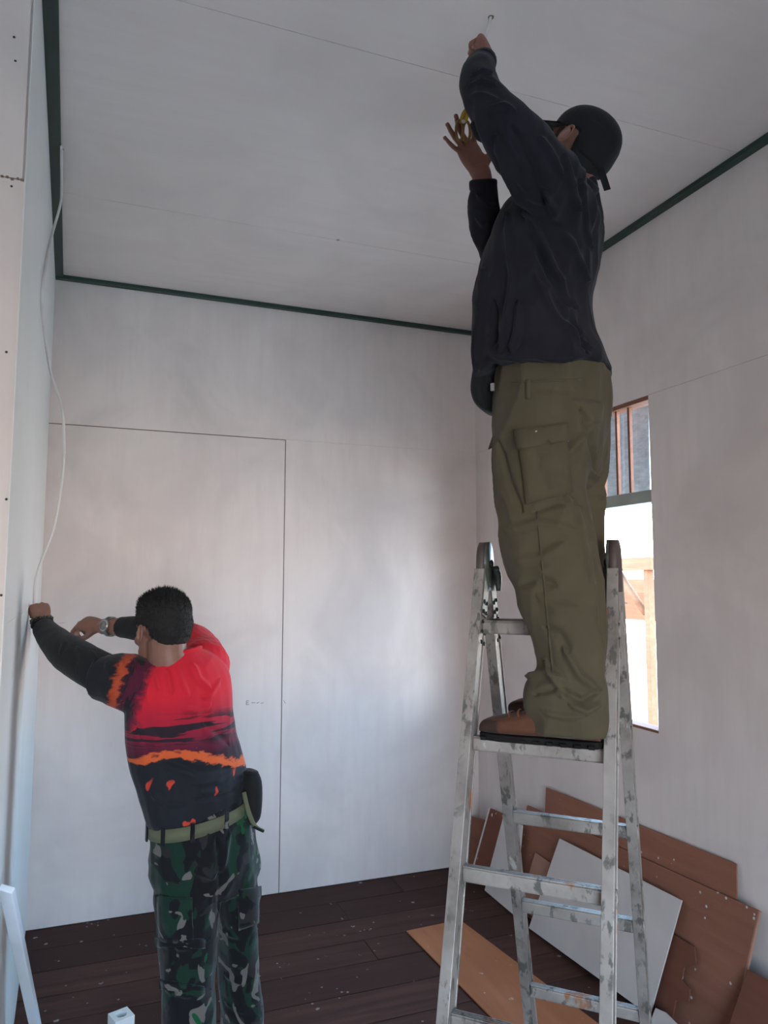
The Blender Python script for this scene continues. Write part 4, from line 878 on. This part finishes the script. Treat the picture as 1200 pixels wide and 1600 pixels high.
# hair: cropped cap of hair with short upright strands
hb_ = MB(); EE = lambda c, r: hb_.ell(hPb(*c), (hfb*r[0], hlb*r[1], hub*r[2]), 24, 16)
EE((-.012, 0, .050), (.101, .082, .080)); EE((-.048, 0, .022), (.066, .073, .074)); EE((.032, 0, .080), (.062, .062, .046)); EE((-.060, 0, -.012), (.048, .062, .050))
hme = remesh(hb_, .004, 3)
P_ = cos(hme); N_ = nors(hme); nz = np.array([noise.noise(V(p)*120) for p in P_]); setco(hme, P_+N_*(nz*.0022)[:, None])
hair = link('hair', hme, M['black_hair'], man2); hair['label'] = 'short cropped black hair'
rng = np.random.default_rng(3); idx = rng.choice(len(P_), 7000, replace=True); vs = []; fs = []
uu = np.array(hub); ff = np.array(hfb); cH = np.array(HB)
for i in idx:
    p = P_[i]; n = N_[i]; hh = (p-cH)@uu
    if hh < -.03: continue
    L_ = (.004 + .012*max(0, (hh-.05)/.08))*rng.uniform(.6, 1.3); dr = n*.7 + uu*(.6 if hh > .05 else -.5) + ff*.15 + rng.normal(0, .22, 3); dr /= np.linalg.norm(dr)
    s1 = np.cross(dr, [.3, .5, .8]); s1 /= np.linalg.norm(s1); s2 = np.cross(dr, s1); b0 = len(vs)
    for a in (0, 2.1, 4.2): vs.append(tuple(p-n*.002+(s1*math.cos(a)+s2*math.sin(a))*.0016))
    vs.append(tuple(p+dr*L_)); fs += [(b0, b0+1, b0+3), (b0+1, b0+2, b0+3), (b0+2, b0, b0+3)]
hs = link('hair_strands', MB().add(vs, fs), M['black_hair'], hair); hs['kind'] = 'stuff'
# watch on the right wrist, beaded bracelet on the left
wc = pt(172, 977, 2.795); wt = (pt(160, 979, 2.83)-pt(189, 980, 2.80)).normalized(); wn_ = (-_fw+_up*.25); wn_ = (wn_-wt*wn_.dot(wt)).normalized(); ws = wt.cross(wn_)
wcc = pt(173, 979, 2.817)
wa = link('wristwatch', MB().loft([(wcc+wn_*.030, wt*.020, ws*.022), (wcc+wn_*.040, wt*.020, ws*.022), (wcc+wn_*.043, wt*.016, ws*.018)], 24, 2), M['steel'], man2); wa['label'] = 'steel wristwatch'
link('dial', MB().loft([(wcc+wn_*.0425, wt*.0155, ws*.0175), (wcc+wn_*.0438, wt*.0155, ws*.0175)], 24, 1), m_plain('grey_dial', (.16, .16, .16), .3, .2, 60), wa)
vs = []; fs = []; n = 36
for k in range(n):
    a = 2*math.pi*k/n; o_ = wn_*math.cos(a)+ws*math.sin(a); q = wcc+o_*.034; vs += [q-wt*.010, q+wt*.010, q+wt*.009+o_*.004, q-wt*.009+o_*.004]
for k in range(n): i, j = 4*k, 4*((k+1) % n); fs += [(i, i+1, j+1, j), (i+1, i+2, j+2, j+1), (i+2, i+3, j+3, j+2), (i+3, i, j, j+3)]
link('watch_strap', MB().add(vs, fs, True), M['hinge_grey'], wa)
bcn = wL+wdL.normalized()*.012; bt = wdL.normalized(); b1 = bt.cross(_fw).normalized(); b2 = bt.cross(b1)
brc = empty('bracelet', bcn); brc.parent = man2; brc.location = bcn-OB; ORG[brc.name] = OB; brc['label'] = 'dark beaded bracelet'
ORG[brc.name] = bcn
for k in range(16):
    a = 2*math.pi*k/16; link('bead', MB().sph(bcn+(b1*math.cos(a)*.034+b2*math.sin(a)*.032)+bt*.004*math.sin(a*2), .0062, 8), M['bead'], brc)
link('cord', MB().tube([bcn-bt*.013+(b1*math.cos(a)*.035+b2*math.sin(a)*.033) for a in [2*math.pi*k/20 for k in range(20)]], .004, 8, closed=True), M['pouch'], brc)
shoe(man2, fLb+BF*.05, BF, BL, .03, ('pouch', 'sole', 'pouch', 'pouch')); shoe(man2, fRb+BF*.05, BF, BL, .03, ('pouch', 'sole', 'pouch', 'pouch'))
# thin wire held between his hands
tag(link('wire', MB().tube([pt(78, 973, 2.66), pt(88, 974, 2.72), pt(100, 973, 2.77)], .0012, 6, 3), M['cable'], origin=pt(78, 973, 2.66)), 'thin wire stretched between the hands of the man in red', 'wire')
